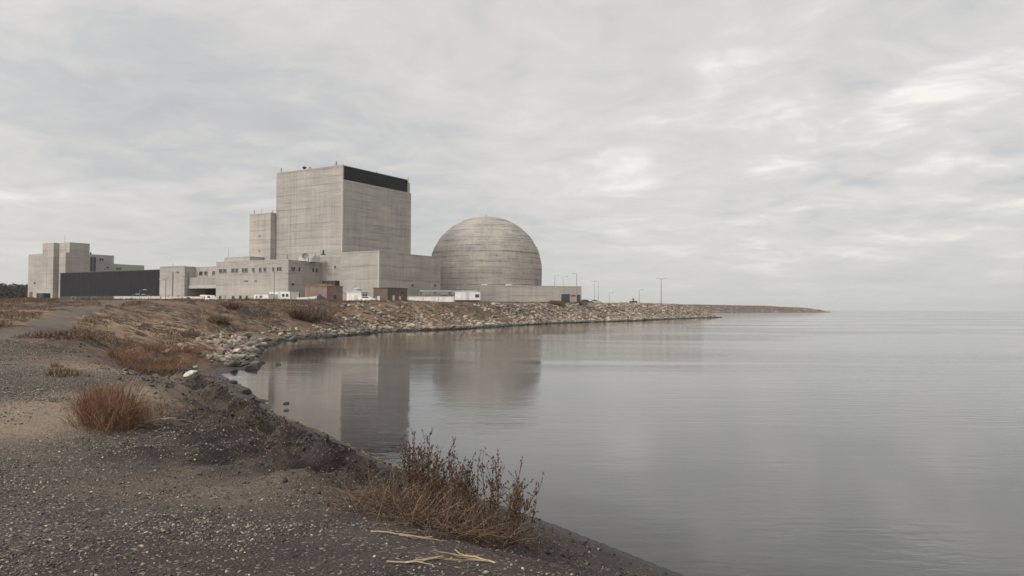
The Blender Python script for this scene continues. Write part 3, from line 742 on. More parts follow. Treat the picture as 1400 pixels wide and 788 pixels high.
# ------------------------------------------------------------------ cars
def car(label, px, Yd, rz, paint, van=False):
    x, y, z = place(px, Yd)
    e = thing('parked_van' if van else 'parked_car', label, 'van' if van else 'car', (x,y,z+.02), rz, 'vehicles parked by the plant')
    if van: body = [(-2.4,.35),(2.4,.35),(2.45,.95),(2.1,1.15),(1.5,1.95),(-2.3,2.05),(-2.45,1.2)]
    else: body = [(-2.15,.32),(2.15,.32),(2.2,.72),(1.9,.86),(.95,.95),(-1.7,.98),(-2.15,.9)]
    MB().prism(body, -.85, .85).build('body', M[paint], e, bevel=.06)
    if not van:
        cb = MB().prism([(-1.6,.96),(1.0,.94),(.3,1.42),(-1.05,1.45)], -.74, .74).build('cabin', M[paint], e, bevel=.05)
        for s_ in (-1,1): MB().prism([(-1.35,1.0),(.75,1.0),(.22,1.36),(-1.0,1.38)], s_*.745-.005, s_*.745+.005).build('side_window', M['glass'], e)
    else:
        for s_ in (-1,1): MB().prism([(.5,1.2),(1.75,1.2),(1.4,1.75),(.5,1.78)], s_*.855-.005, s_*.855+.005).build('side_window', M['glass'], e)
    for a in (-1.35,1.35):
        for s_ in (-.8,.8):
            wv = MB().lathe([(.22,-.1),(.33,-.09),(.33,.09),(.22,.1)], 16).build('wheel', M['tyre'], e); wv.rotation_euler = (R(90),0,0); wv.location = (a, s_, .33)
            rm = MB().lathe([(.2,-.11),(.2,.11)], 12).build('rim', M['lite'], wv)
    return e
car('white van parked at the mouth of the dark loading bay', 285, 214, ROT+.1, 'carw', True)
car('small white car parked just left of the loading bay van', 262, 200, ROT, 'carw')
car('white car beside the white kiosk', 503, 186, ROT+.3, 'carw')
car('dark car parked in front of the tan brick hut', 440, 186, .1, 'card')
car('dark van behind the yard wall under the black hall', 210, 230, ROT, 'card', True)
car('dark car beyond the right end of the low annex', 801, 262, .3, 'card')
car('silver car farther right past the low annex', 814, 275, .1, 'cars')

# ------------------------------------------------------------------ lamp posts
def lamp_post(label, px, Yd, top, arm=1, rad=.10, group='lamp posts around the plant', double=False):
    x, y, z = place(px, Yd); h = zat(px, top, Yd)-z
    e = thing('lamp_post', label, 'lamp post', (x,y,z-.1), 0, group)
    MB().tube([(0,0,0),(0,0,h)], [rad*1.3, rad*.7], 8).build('pole', M['metal'], e)
    MB().lathe([(rad*2.2,0),(rad*2.2,.25),(rad*1.5,.35)], 10).build('base_plate', M['metal'], e)
    for s_ in ((-1, 1) if double else (arm,)):
        MB().tube([(0,0,h-.15),(s_*.7,0,h+.05),(s_*1.1,0,h+.05)], rad*.5, 6).build('arm', M['metal'], e)
        MB().box(min(s_*.9,s_*1.7), max(s_*.9,s_*1.7), -.16, .16, h-.03, h+.14).build('lamp_head', M['lite'], e)
    return e
lamp_post('tall lamp post standing alone on the rocky spit', 904, 262, 381, double=True, rad=.12)
lamp_post('tallest lamp post at the right corner of the low annex', 788.5, 245, 373.5, -1, .105)
lamp_post('lamp post rising behind the flat roof of the low annex', 758.5, 290, 376, 1, .07)
lamp_post('right one of the close pair of posts past the annex', 818, 262, 384.5, -1, .06)
lamp_post('left fainter one of the close pair of posts past the annex', 813, 285, 384.5, -1, .06)
lamp_post('short thin post between the close pair and the far red marker', 833, 300, 400, 1, .07)
lamp_post('faint lone post right of the red marker hut', 874, 285, 396, 1, .08)
lamp_post('thin post behind the annex roof left of the tallest lamp', 770, 300, 378, 1, .05)
lamp_post('slim post just right of the tan hut trailers before the offices', 374.7, 178, 371, 1, .08)
lamp_post('lamp post in front of the concrete end block', 226.5, 196, 381.5, -1, .09)
lamp_post('short post before the right part of the black hall wall', 191, 190, 396, 1, .06)
lamp_post('leftmost short post before the black hall', 181, 195, 402, 1, .06)
lamp_post('rightmost short post before the black hall', 203, 195, 402.5, -1, .05)
# red marker hut
x, y, z = place(866, 270); e = thing('marker_box', 'small red and dark navigation box on the spit crest', 'marker', (x,y,z), 0)
MB().box(-1.3,1.3,-.6,.6,0,.9).build('base', M['roofd'], e); MB().lathe([(.3,.9),(.3,1.7),(.1,1.9)], 8).build('beacon', plain('red_paint', (.35,.05,.04)), e)
# chain link fence along the top of the far bank: posts + rails
# ------------------------------------------------------------------ rocks
def rock_mesh(name, seed, sub=2, flat=.62):
    bm = bmesh.new(); bmesh.ops.create_icosphere(bm, subdivisions=sub, radius=.5)
    r_ = random.Random(seed); o = Vector((r_.uniform(0,99), r_.uniform(0,99), r_.uniform(0,99)))
    planes = [(Vector((r_.gauss(0,1), r_.gauss(0,1), r_.gauss(0,1))).normalized(), r_.uniform(.20,.36)) for _ in range(13)]
    for v in bm.verts:
        for n_, dd_ in planes:
            k = v.co.dot(n_)
            if k > dd_: v.co -= n_*(k-dd_)
        v.co *= 1.15+.14*mnoise.noise(v.co*4+o)
        v.co.z *= flat
    me = bpy.data.meshes.new(name); bm.to_mesh(me); bm.free(); return me
def rock_mat(name, a, b_, wetz=.35):
    m_, t, b = mat(name)
    P = t.new('ShaderNodeNewGeometry').outputs['Position']; rd = t.new('ShaderNodeObjectInfo').outputs['Random']
    at = t.new('ShaderNodeAttribute', attribute_name='rnd').outputs['Fac']
    r_ = t.m('FRACT', t.m('ADD', rd, at))
    n = t.noise(P, 2.4, 6, .65); n2_ = t.noise(P, .5, 4)
    c = t.mix(t.m('ADD', t.m('MULTIPLY', r_, .75), t.m('MULTIPLY', t.m('SUBTRACT', n2_, .5), 2.0)), a, b_)
    c = t.vm('SCALE', c, t.ss(n, .3, .7, .7, 1.2))
    c = t.mix(t.ss(t.m('ADD', t.xyz(P)[2], t.m('MULTIPLY', n, .5)), wetz+.75, wetz+.35), c, (.030,.030,.027))   # algae and wet below the splash line
    t.put(b.inputs['Base Color'], c); t.put(b.inputs['Roughness'], .85); bump(t, b, n, .5, .05)
    return m_
M['rock'] = rock_mat('pale_limestone', (.13,.105,.083), (.56,.475,.375), wetz=-.02)
M['rockd'] = rock_mat('dark_stone', (.026,.022,.021), (.085,.072,.064), wetz=-.3)
RM = [rock_mesh('rock', 100+i) for i in range(8)]
for me in RM: me.materials.append(M['rock'])
RD = [rock_mesh('dark_rock', 200+i) for i in range(4)]
for me in RD: me.materials.append(M['rockd'])
def shore_xy(a, s):
    """point at arc position a (index space) of the shoreline, s metres inland"""
    i = int(a); f = a-i; p = SH[i]*(1-f)+SH[i+1]*f; dr = SH[i+1]-SH[i]; n_ = np.array([-dr[1], dr[0]])/np.hypot(*dr)
    return p+n_*s
I = {tuple(p): i for i, p in enumerate(SHORE)}
cand = []
def scatter_line(i0, i1, n, smax, size, power=1.5, smin=-.6):
    seg = [np.hypot(*(SH[i+1]-SH[i])) for i in range(i0, i1)]; cum = np.cumsum([0]+seg)
    for _ in range(n):
        q = rng.uniform(0, cum[-1]); j = int(np.searchsorted(cum, q)-1); j = max(0, min(j, len(seg)-1))
        a = i0+j+min(.999, (q-cum[j])/seg[j]); s = smin+(smax-smin)*rng.random()**power
        p = shore_xy(a, s); sz_ = size*math.exp(rng.normal(0, .38))
        cand.append((p[0], p[1], sz_))
ia = I[(-12.9,34.4)]; ib = I[(-20.5,68.5)]; ic = I[(-14.6,99)]; id_ = I[(1.4,138)]; ie = I[(76,283)]; ig = I[(155,650)]; ih = I[(413,1000)]
scatter_line(ia+1, ib, 800, 4.6, .44, 1.5)
scatter_line(ib, ic, 1000, 4.0, .36, 2.0)
scatter_line(ic, id_, 1600, 4.4, .38, 1.8)
scatter_line(id_, ie, 11000, 9.0, .50, 1.25)
scatter_line(ig, ih, 1100, 20, 1.2, 1.3)
# rubble fan on the slope in front of the wing
for _ in range(650):
    p = shore_xy(rng.uniform(ic-1.2, id_-.4), 0); s = abs(rng.normal(4, 3)); p = p+np.array([-.6,.8])*s
    cand.append((p[0], p[1], .55*math.exp(rng.normal(0,.35))))
for _ in range(200):
    cand.append((rng.normal(-23, 3.4), rng.normal(51, 8), .20*math.exp(rng.normal(0,.3))))
cand = np.array(cand)
zc = height(cand[:,0], cand[:,1])
cn = fbm(cand[:,0], cand[:,1], 7, 3); far_ = (cand[:,1] > 165)
keep_ = (far_ & (rng.random(len(cand)) < .45+sstep((cn+.22)/.4))) | (rng.random(len(cand)) < sstep((cn+.28)/.5)) | (shore_dist(cand[:,0], cand[:,1]) < 1.3)
inview = (np.abs(cand[:,0]/cand[:,1]) < .66) & keep_
cand = cand[inview]; zc = zc[inview]
app = cand[:,2]/np.hypot(cand[:,0], cand[:,1]); order = np.argsort(-app)
NIND = 262
for j in order[:NIND]:
    x, y, sz_ = cand[j]; o = bpy.data.objects.new('rock', RM[int(rng.integers(8))]); col.objects.link(o)
    o.location = (x, y, zc[j]+sz_*.10); o.rotation_euler = (rng.uniform(-.5,.5), rng.uniform(-.5,.5), rng.uniform(0,6.3))
    o.scale = (sz_*rng.uniform(.85,1.5), sz_, sz_*rng.uniform(.7,1.1))
    tag(o, 'weathered rock in the rough tan heap along the shore of the cove', 'rock', 'rocks heaped along the cove shore')
def merge_rocks(name, meshes, pts, zs_, material, tilt=.6):
    pts = np.asarray(pts); zs_ = np.asarray(zs_); n = len(pts); pick = rng.integers(len(meshes), size=n)
    V = []; Fc = []; A = []; off = 0
    for bi, me in enumerate(meshes):
        v = np.array([q.co[:] for q in me.vertices]); f = np.array([p.vertices[:] for p in me.polygons])
        j = np.nonzero(pick == bi)[0]; m_ = len(j)
        if not m_: continue
        a, b_, c_ = rng.uniform(-tilt, tilt, m_), rng.uniform(-tilt, tilt, m_), rng.uniform(0, 6.3, m_)
        sz_ = pts[j,2]; S = np.stack([sz_*rng.uniform(.85,1.5,m_), sz_, sz_*rng.uniform(.7,1.1,m_)], 1)
        w_ = v[None]*S[:,None,:]
        def rot(w_, i, k, an):
            c, s_ = np.cos(an)[:,None], np.sin(an)[:,None]; p, q = w_[...,i].copy(), w_[...,k].copy()
            w_[...,i] = p*c-q*s_; w_[...,k] = p*s_+q*c
        rot(w_, 1, 2, a); rot(w_, 0, 2, b_); rot(w_, 0, 1, c_)
        w_ += np.stack([pts[j,0], pts[j,1], zs_[j]+sz_*.10], 1)[:,None,:]
        V.append(w_.reshape(-1,3)); Fc.append((f[None]+(off+np.arange(m_)*len(v))[:,None,None]).reshape(-1,3)); A.append(np.repeat(rng.random(m_), len(v))); off += m_*len(v)
    V = np.concatenate(V); Fc = np.concatenate(Fc); A = np.concatenate(A)
    me = bpy.data.meshes.new(name); me.vertices.add(len(V)); me.vertices.foreach_set('co', V.astype(np.float32).ravel())
    me.loops.add(Fc.size); me.loops.foreach_set('vertex_index', Fc.astype(np.int32).ravel())
    me.polygons.add(len(Fc)); me.polygons.foreach_set('loop_start', (np.arange(len(Fc))*3).astype(np.int32))
    me.update(calc_edges=True)
    a = me.attributes.new('rnd', 'FLOAT', 'POINT'); a.data.foreach_set('value', A.astype(np.float32))
    me.materials.append(material); o = bpy.data.objects.new(name, me); col.objects.link(o); return o
small = [rock_mesh('small_rock', 300+i, 1) for i in range(8)]
o = merge_rocks('riprap', small, cand[order[NIND:]], zc[order[NIND:]], M['rock'])
tag(o, 'pale broken stone covering the far banks and the spits', 'riprap', kind='stuff')
# two white rocks where the heap meets the near beach
wm = plain('bleached_stone', (.50,.47,.42), .85, .3, 6)
for (px, py, sz_, lab) in ((269, 503, .19, 'upright white rock at the near end of the rock heap'), (262, 515, .27, 'flat white rock lying below the upright white one')):
    me = rock_mesh('white_rock', int(px), 3, .95 if sz_ < .2 else .55); me.materials.append(wm)
    Yd = 1.95*F/(py-hor(px)) if False else None
    # walk the view ray down to the ground
    for q in np.arange(10, 60, .1):
        x = kx(px)*q; zr = EYE-(py-hor(px))*q/F
        if zr <= hz_ground(x, q): break
    o = bpy.data.objects.new('white_rock', me); col.objects.link(o); o.location = (x, q, hz_ground(x, q)+sz_*.22); o.scale = (sz_*1.2, sz_, sz_); o.rotation_euler = (.15,-.2,.5)
    tag(o, lab, 'rock')
def on_ground(px, py, y0=3.5, y1=120):
    for q in np.arange(y0, y1, .05 if y0 < 12 else .1):
        x = kx(px)*q; zr = EYE-(py-hor(px))*q/F; g = max(hz_ground(x, q), 0)
        if zr <= g: return x, q, g
    return x, q, g
# dark rocks standing in the shallows
for (px, py, sz_, lab) in ((318,524,.55,'flat dark rock in the shallows nearest the cove beach'), (333,537,.60,'dark rock at the water edge below the pale sky reflection'),
        (382,499,.5,'lone dark rock farthest out in the cove shallows'), (394,552,.22,'upper of two small dark stones poking out of the calm water'), (394,561,.18,'lower of two small dark stones poking out of the calm water'),
        (355,549,.4,'dark stone half under water on the beach edge'), (345,504,1.1,'low dark rock slab at the tip of the tan rock heap')):
    x, y, g = on_ground(px, py, 8); o = bpy.data.objects.new('dark_rock', RD[int(px) % 4]); col.objects.link(o)
    o.location = (x, y, max(g, 0)+.02); o.scale = (sz_*1.5, sz_, sz_*.8); o.rotation_euler = (0,0,px); tag(o, lab, 'rock', 'dark rocks in the cove shallows')
# clods on the eroded lip (dark)
clods = []
for _ in range(7500):
    a = rng.uniform(I[(1.97,8.7)]-.6, I[(-12.9,34.4)]); s = 1.0+abs(rng.normal(.7, 1.2)) if rng.random() < .95 else rng.uniform(.05, 1.1); p = shore_xy(a, s)
    clods.append((p[0], p[1], .045*math.exp(rng.normal(0,.55))*min(1.5, .6+np.hypot(*p)/22)))
clods = np.array(clods); clods[:,2] = np.minimum(clods[:,2], .12)*np.clip(np.hypot(clods[:,0], clods[:,1])/14, .6, 1); clods = clods[clods[:,1] > 6]
o = merge_rocks('clods', small, clods, height(clods[:,0], clods[:,1]), M['rockd'], 1.2); tag(o, 'dark clods and stones on the eroded lip of the near bank', 'clods', kind='stuff')
# gravel in the foreground
N_ = 420000
q = 3.4+(rng.random(N_)**1.25)*19; k = rng.uniform(-.70, .14, N_); x = k*q
dens = np.maximum(1/(1+np.exp((x+.32*q+.5)*1.6)), .05)
kp = rng.random(N_) < dens*.85; q = q[kp]; x = x[kp]
gp = np.stack([x, q, .0145*np.exp(rng.normal(0,.48,len(q)))*(1+q*.03)], 1)
gp[:,2] = np.minimum(gp[:,2], .034); sd_ = shore_dist(gp[:,0], gp[:,1]); gp = gp[sd_ > .6]
cl = vnoise(gp[:,0], gp[:,1], .7)+vnoise(gp[:,0], gp[:,1], 2.2)
dirtm = np.exp(-(((gp[:,0]+6.3)/1.4)**2 + ((gp[:,1]-11.2)/3)**2))
gp = gp[(rng.random(len(gp)) < .12+.88*sstep((cl+.35)/.8)) & (rng.random(len(gp)) > dirtm*1.1)]
mgv, t, b = mat('gravel_stones')
rn = t.new('ShaderNodeAttribute', attribute_name='rnd').outputs['Fac']
rp = t.new('ShaderNodeValToRGB', {0: rn}); e0 = rp.color_ramp
e0.elements[0].color = (.045,.040,.038,1); e0.elements[1].color = (.52,.45,.35,1); e0.elements[1].position = 1
for p_, c_ in ((.5,(.10,.090,.080,1)), (.82,(.19,.165,.135,1)), (.94,(.33,.28,.215,1))): q = e0.elements.new(p_); q.color = c_
t.put(b.inputs['Base Color'], rp.outputs[0]); t.put(b.inputs['Roughness'], .85)
ico = [rock_mesh('pebble', 400+i, 1, .6) for i in range(6)]
o = merge_rocks('gravel', ico, gp, height(gp[:,0], gp[:,1]), mgv, .9); tag(o, 'loose grey gravel with pale chips on the foreground track', 'gravel', kind='stuff')

# ------------------------------------------------------------------ plants
def tri_mesh(name, V, Fc, material, rnd=None, parent=None):
    V = np.asarray(V, np.float32); Fc = np.asarray(Fc, np.int32)
    me = bpy.data.meshes.new(name); me.vertices.add(len(V)); me.vertices.foreach_set('co', V.ravel())
    me.loops.add(Fc.size); me.loops.foreach_set('vertex_index', Fc.ravel())
    me.polygons.add(len(Fc)); me.polygons.foreach_set('loop_start', (np.arange(len(Fc))*Fc.shape[1]).astype(np.int32))
    me.update(calc_edges=True)
    if rnd is not None: a = me.attributes.new('rnd', 'FLOAT', 'POINT'); a.data.foreach_set('value', np.asarray(rnd, np.float32))
    me.materials.append(material); o = bpy.data.objects.new(name, me); col.objects.link(o); o.parent = parent; return o
def twig_mat(name, a, b_, c_):
    m_, t, b = mat(name)
    rn = t.new('ShaderNodeAttribute', attribute_name='rnd').outputs['Fac']
    rp = t.new('ShaderNodeValToRGB', {0: rn}); e = rp.color_ramp
    e.elements[0].color = (*a,1); e.elements[1].color = (*c_,1); q = e.elements.new(.55); q.color = (*b_,1)
    t.put(b.inputs['Base Color'], rp.outputs[0]); t.put(b.inputs['Roughness'], .9); t.put(b.inputs['Specular IOR Level'], .1); return m_
M['twig'] = twig_mat('dead_weed_stalks', (.055,.036,.028), (.14,.094,.068), (.34,.245,.165))
M['orange'] = twig_mat('russet_twigs', (.10,.056,.038), (.235,.128,.078), (.38,.25,.165))
M['grass'] = twig_mat('dry_grass', (.060,.040,.030), (.155,.105,.066), (.33,.25,.165))
M['drift'] = twig_mat('bleached_branch', (.30,.22,.15), (.40,.30,.20), (.50,.40,.29))
class Twigs:
    def __init__(s): s.V = []; s.F = []; s.A = []
    def stalk(s, pts, r0, r1, rnd):
        """three-sided tapered tube"""
        n = len(pts); o = len(s.V)
        for i, p in enumerate(pts):
            dr = np.array(pts[min(i+1,n-1)])-np.array(pts[max(i-1,0)]); dr = dr/(np.linalg.norm(dr)+1e-9)
            a = np.cross(dr, (0.3,.9,.2)); a /= np.linalg.norm(a)+1e-9; b_ = np.cross(dr, a); r_ = r0+(r1-r0)*i/(n-1)
            for k in range(3): an = 2.094*k; s.V.append(np.array(p)+a*r_*math.cos(an)+b_*r_*math.sin(an)); s.A.append(rnd)
        for i in range(n-1):
            for k in range(3):
                k2 = (k+1) % 3; s.F.append((o+i*3+k, o+i*3+k2, o+i*3+3+k2)); s.F.append((o+i*3+k, o+i*3+3+k2, o+i*3+3+k))
    def pod(s, p, r_, h, rnd, ax=None):
        o = len(s.V); p = np.array(p); ax = np.array((0,0,1.)) if ax is None else ax/np.linalg.norm(ax)
        a = np.cross(ax, (1,.2,.1)); a /= np.linalg.norm(a); b_ = np.cross(ax, a)
        s.V += [p-ax*h, p+ax*h] + [p+a*r_*math.cos(1.571*k)+b_*r_*math.sin(1.571*k) for k in range(4)]; s.A += [rnd]*6
        for k in range(4): k2 = (k+1) % 4; s.F += [(o, o+2+k2, o+2+k), (o+1, o+2+k, o+2+k2)]
    def build(s, name, m_, parent=None): return tri_mesh(name, s.V, s.F, m_, s.A, parent)
def curve(p, dr, L, n=5, wob=.12, droop=0):
    pts = [np.array(p, float)]; dr = np.array(dr, float); dr /= np.linalg.norm(dr)
    for i in range(n-1):
        dr = dr+rng.normal(0, wob, 3)+np.array((0,0,-droop)); dr /= np.linalg.norm(dr); pts.append(pts[-1]+dr*L/(n-1))
    return pts
# foreground weed
base = np.array((-.50, 7.85)); axd = np.array((-.62,.78)); pdn = np.array((.78,.62))
wz = hz_ground(*base)
weed = thing('dead_weed_clump', 'large clump of dead brown weeds with seed stalks at the near water edge', 'weed', (base[0], base[1], wz))
stems = Twigs(); pods = Twigs(); tang = Twigs()
cl_ = np.stack([np.linspace(-.62,.92,13)+rng.normal(0,.05,13), rng.normal(.10,.16,13), rng.uniform(.62,1.0,13)], 1)
for k in range(96):
    cc_ = cl_[k % 13]
    a = cc_[0]+rng.normal(0,.045); c_ = cc_[1]+rng.normal(0,.05); p2 = base+axd*a+pdn*c_; z = hz_ground(*p2)-wz
    H = rng.uniform(.55,1.02)*cc_[2]*.95; lean = np.array((a*axd[0]*.25+rng.normal(.03,.10), rng.normal(0,.1), 1))
    pts = curve((p2[0]-base[0], p2[1]-base[1], z-.03), lean, H, 8, .045); rd_ = rng.uniform(.1,.75)
    stems.stalk(pts, .0062, .0018, rd_)
    for j in range(3, 8):
        for m_ in range(3):
            if rng.random() < .25: continue
            f = rng.random(); p0 = pts[j-1]*(1-f)+pts[j]*f if j < 8 else pts[-1]
            dr = np.array((rng.normal(0,.55), rng.normal(0,.55), 1.0)); L = rng.uniform(.06,.20)*(1.35-j*.08)
            q = curve(p0, dr, L, 4, .10); stems.stalk(q, .0024, .0012, rd_)
            for _ in range(4):
                ff = rng.random(); pp = q[1]*(1-ff)+q[-1]*ff; pods.pod(pp+rng.normal(0,.006,3), rng.uniform(.004,.0085), rng.uniform(.007,.016), rng.uniform(0,.7), dr)
    for _ in range(7):
        ff = rng.uniform(.55,1); ii = ff*7; i0 = min(int(ii), 6); pp = pts[i0]*(1-(ii-i0))+pts[i0+1]*(ii-i0)
        pods.pod(pp+rng.normal(0,.010,3), rng.uniform(.005,.009), rng.uniform(.010,.02), rng.uniform(0,.6))
for k in range(2500):
    a = np.clip(rng.normal(-.08,.45), -.85, .95); c_ = rng.normal(-.36,.36); p2 = base+axd*a+pdn*c_; z = hz_ground(*p2)-wz if k % 3 == 0 else 0
    if k % 3: z = -.30*c_ + .0
    p0 = (p2[0]-base[0], p2[1]-base[1], z+rng.uniform(-.02,.05)); dr = (rng.normal(0,1), rng.normal(0,1), abs(rng.normal(.5,.6)))
    q = curve(p0, dr, rng.uniform(.12,.48), 5, .22, .05); tang.stalk(q, .0026, .0010, rng.random()**1.2)
    if k % 2 == 0:
        for _ in range(3): ff = rng.random(); pods.pod(q[1]*(1-ff)+q[-1]*ff, .005, .010, rng.uniform(0,1))
stems.build('stem', M['twig'], weed); pods.build('seed_head', M['twig'], weed); tang.build('twigs', M['twig'], weed)
# bleached dead branches beside it
def branch(label, px, py, dr, L, r0, kids):
    x, y, z = on_ground(px, py, 4); e = thing('fallen_branch', label, 'branch', (x,y,z+.02), 0, 'bleached dead branches on the near bank'); tw = Twigs()
    pts = curve((0,0,.01), dr, L, 8, .10)
    def drape(pp, lift): return [np.array((p[0], p[1], hz_ground(x+p[0], y+p[1])-z-.02+lift+.35*abs(p[2]))) for p in pp]
    tw.stalk(drape(pts, r0*1.2), r0, r0*.5, .8)
    tw2 = Twigs()
    for _ in range(kids):
        i = int(rng.integers(1, 6)); a = rng.normal(0,.6); d2_ = (dr[0]*math.cos(a)-dr[1]*math.sin(a), dr[0]*math.sin(a)+dr[1]*math.cos(a), .1)
        tw2.stalk(drape(curve(pts[i], d2_, L*rng.uniform(.25,.6), 6, .2), r0), r0*.55, r0*.2, rng.random())
    tw.build('stem', M['drift'], e); tw2.build('side_twig', M['drift'], e)
branch('pale forked dead branch pointing left from the weed clump', 532, 768, (.9,.30,0), .42, .009, 6)
branch('thin bleached branch lying just above the forked one', 510, 727, (1,-.15,0), .5, .006, 7)
branch('two pronged pale twig behind the russet bush', 170, 582, (1,.1,0), .8, .016, 4)
branch('tangle of pale twigs at the right foot of the weed clump', 680, 770, (-.5,.9,0), .6, .009, 9)

def bush(label, x, y, rx, h, n, m_, group='russet bushes on the bank', r0=.004, fine=1.0, name='dry_bush'):
    z = hz_ground(x, y); e = thing(name, label, 'bush', (x,y,z), 0, group); tw = Twigs(); st_ = Twigs()
    vseed = rng.random(13); subs = rng.normal(0, rx*.42, (7,2)); sh_ = rng.uniform(.45,1.1,7)
    for k in range(max(6, n//14)):
        a = rng.uniform(0,6.28); rr = rx*.35*math.sqrt(rng.random()); dr = (math.cos(a)*rng.uniform(0,.7), math.sin(a)*rng.uniform(0,.7), 1)
        st_.stalk(curve((rr*math.cos(a), rr*math.sin(a), -.05), dr, h*rng.uniform(.6,1.0), 5, .1), r0*1.8, r0*.6, rng.uniform(0,.5))
    for k in range(n):
        a = rng.uniform(0,6.28); rr = rx*(.55+.45*vseed[int(a*2)%13])*rng.random()**.65; sub = subs[k%7]; g = hz_ground(x+rr*math.cos(a), y+rr*math.sin(a))-z if k % 8 == 0 else 0
        rr *= .5; zz0 = g if k % 8 == 0 else rng.random()*h*.6*sh_[k%7]*(1-(rr/rx/.5)**2*.8)
        dr = (math.cos(a)*.55*rr/rx+rng.normal(0,.3), math.sin(a)*.55*rr/rx+rng.normal(0,.3), rng.uniform(.4,1.2))
        tw.stalk(curve((sub[0]+rr*math.cos(a), sub[1]+rr*math.sin(a), zz0-.02), dr, h*rng.uniform(.12,.62)*sh_[k%7]*(.6+.8*vseed[int(a*2)%13]), 4, .3), r0*fine, r0*.35, rng.random())
    st_.build('stem', M[m_], e); tw.build('twigs', M[m_], e); return e
x, y, z = on_ground(150, 582, 5); bush('nearest russet bush beside the bare dirt patch', x, y, .72, .74, 2300, 'orange', r0=.0030)
x, y, z = on_ground(125, 560, 5); bush('lower russet bush touching the nearest one on its left', x, y+.3, .42, .45, 700, 'orange', r0=.0030)
for i, (px, py, rx, h, lab) in enumerate(((185,505,1.2,.38,'low russet bush left of the white rocks'), (225,503,1.3,.42,'russet bush just left of the white rocks'),
      (205,480,2.1,.5,'wide russet bush behind the first row of bushes'), (255,482,1.7,.5,'tall russet bush above the white rocks'), (165,490,1.2,.36,'small russet bush by the dirt track'),
      (262,460,1.8,.6,'russet bush at the inner edge of the tan rock heap'))):
    x, y, z = on_ground(px, py, 8); bush(lab, x, y, rx, h, 1100, 'orange' if i != 5 else 'twig', r0=.006)
for i, (px, py, rx, h, lab) in enumerate(((425,438,2.8,2.0,'large dark brown bush on the far bank below the tan brick hut'), (405,436,1.8,1.3,'smaller dark bush left of the large one on the far bank'),
      (320,421,1.6,.7,'round dark bush on the bank crest before the trailers'), (300,440,1.6,.6,'dark bush halfway down the bank left of the trailers'), (75,462,1.5,.28,'dark low bush on the mound beside the track'),
      (110,458,1.3,.25,'dark low bush right of the mound top'), (760,417,2.4,1.2,'dark bush at the bank top before the annex doors'), (790,417,2.2,1.0,'dark bush below the corner of the annex'))):
    x, y, z = on_ground(px, py, 14, 240); bush(lab, x, y, rx, h, 1000, 'twig', 'dark bushes on the banks', r0=.010+.00018*y)
# dry grass and scrub on the slopes, one mass
V = []; Fc = []; A = []
def blades(n, sampler, h0, w0):
    global V, Fc, A
    P_ = sampler(n); zz_ = height(P_[:,0], P_[:,1]); s_ = shore_dist(P_[:,0], P_[:,1]); dd_ = np.hypot(P_[:,0], P_[:,1])
    clump = fbm(P_[:,0], P_[:,1], 2.6, 3)
    ok = (s_ > np.interp(dd_, [0,20,60], [1.6, 3, 4])) & (clump > .02) & (path_dist(P_[:,0], P_[:,1]) > .9)
    P_ = P_[ok]; zz_ = zz_[ok]; dd_ = dd_[ok]; clump = clump[ok]
    n = len(P_); h = h0*rng.uniform(.4,1.5,n)*(.4+clump*1.8); w_ = w0*(1+dd_*.03); a = rng.uniform(0,3.14,n); l = rng.normal(0,.55,(n,2))*h[:,None]
    x, y = P_[:,0], P_[:,1]
    tri = np.stack([np.stack([x-w_*np.cos(a), y-w_*np.sin(a), zz_-.02], 1), np.stack([x+w_*np.cos(a), y+w_*np.sin(a), zz_-.02], 1), np.stack([x+l[:,0], y+l[:,1], zz_+h], 1)], 1)
    V.append(tri.reshape(-1,3)); A.append(np.repeat(np.clip(rng.normal(.45,.25,n), 0, 1), 3))
def samp_slope(n):
    q = 16+rng.random(n)**1.2*100; k = rng.uniform(-.68, .02, n); return np.stack([k*q, q], 1)
def samp_far(n):
    q = 90+rng.random(n)*110; k = rng.uniform(-.68, .12, n); return np.stack([k*q, q], 1)
def samp_nearbank(n):
    q = 9+rng.random(n)*14; x = -.25*q-rng.random(n)*4; return np.stack([x, q], 1)
blades(190000, samp_slope, .17, .009); blades(110000, samp_far, .26, .012); blades(16000, samp_nearbank, .09, .004)
V = np.concatenate(V); A = np.concatenate(A); Fc = np.arange(len(V)).reshape(-1,3)
o = tri_mesh('dry_grass', V, Fc, M['grass'], A); tag(o, 'dry brown grass and scrub on the banks and the field', 'grass', kind='stuff')

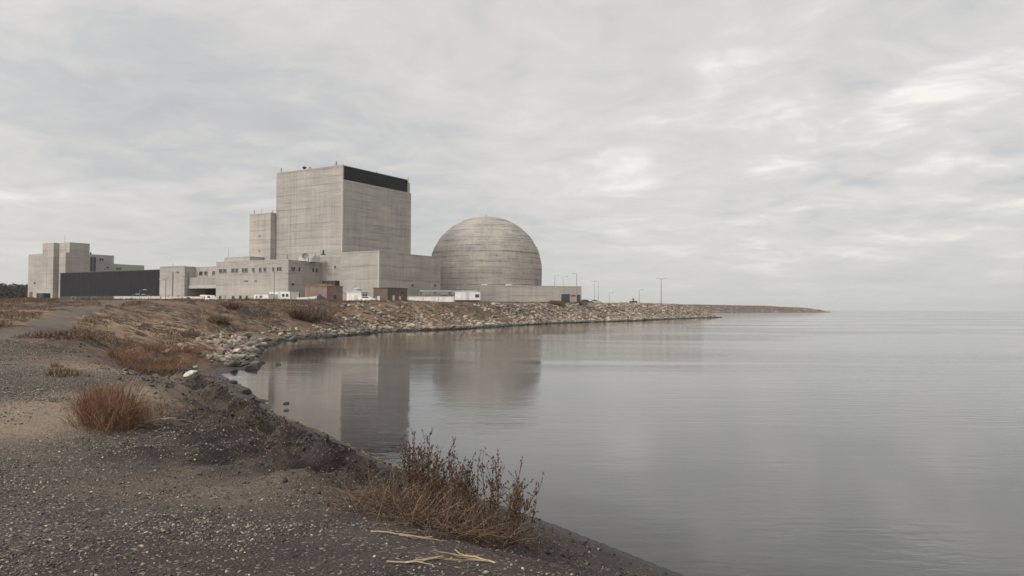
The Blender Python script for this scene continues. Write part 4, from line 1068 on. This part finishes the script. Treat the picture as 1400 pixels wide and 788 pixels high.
# straw washed up along the water's edge
tw = Twigs()
for _ in range(170):
    a = rng.uniform(I[(-2.06,14.55)]-.6, I[(-8.1,24.6)]); p = shore_xy(a, rng.normal(.10,.07)+.10*(rng.random() < .3)); z = max(hz_ground(*p), 0)+.012
    i = int(a); dr = (SH[i+1]-SH[i])/np.hypot(*(SH[i+1]-SH[i])); an = rng.normal(0,.35)
    dv = (dr[0]*math.cos(an)-dr[1]*math.sin(an), dr[0]*math.sin(an)+dr[1]*math.cos(an), 0)
    tw.stalk([np.array((p[0]+dv[0]*q, p[1]+dv[1]*q, z+rng.uniform(0,.01))) for q in (0, rng.uniform(.05,.2), rng.uniform(.22,.5))], .004, .002, rng.random()*.4)
o = tw.build('washed_up_straw', M['drift']); tag(o, 'line of pale straw washed up along the near water edge', 'straw', kind='stuff')

# distant wood left of the site
V = []; Fc = []; A = []
mt, t, b = mat('bare_wood'); P = t.new('ShaderNodeNewGeometry').outputs['Position']
t.put(b.inputs['Base Color'], t.mix(t.ss(t.noise(P, .5, 4), .35, .65), (.030,.027,.024), (.075,.062,.050))); t.put(b.inputs['Roughness'], .95)
for _ in range(46000):
    y = rng.uniform(330, 430); k = rng.uniform(-.76, -.60); x = k*y
    top = (2.4+3.2*vnoise(x*1., y*.2, 9)+2.5*vnoise(x, y, 3.5)+zat(20, 401.5, 380)-3.0)
    z = 3.5+rng.random()**.6*max(1.0, top-1.5); s_ = rng.uniform(.25,.6); dv = rng.normal(0, 1, (3,3))*s_
    o = len(V); V += [(x+dv[i][0], y+dv[i][1], z+dv[i][2]) for i in range(3)]; Fc.append((o,o+1,o+2)); A += [0]*3
o = tri_mesh('distant_wood', V, Fc, mt, A); tag(o, 'low dark wood on the horizon at the far left', 'wood', kind='stuff')

# ------------------------------------------------------------------ haze
HAZE = 0.00012
if HAZE:
    hzm = bpy.data.materials.new('haze'); hzm.use_nodes = True; t = NT(hzm.node_tree); t.n.clear()
    pv = t.new('ShaderNodeVolumePrincipled', {'Color': (.93,.95,.96), 'Density': HAZE, 'Anisotropy': .1}); t.new('ShaderNodeOutputMaterial', {'Volume': pv.outputs[0]})
    h_ = MB().box(-5700, 5700, -800, 5700, -8, 60).build('haze', hzm); tag(h_, 'thin grey haze over the lake and shore', 'haze', kind='stuff')
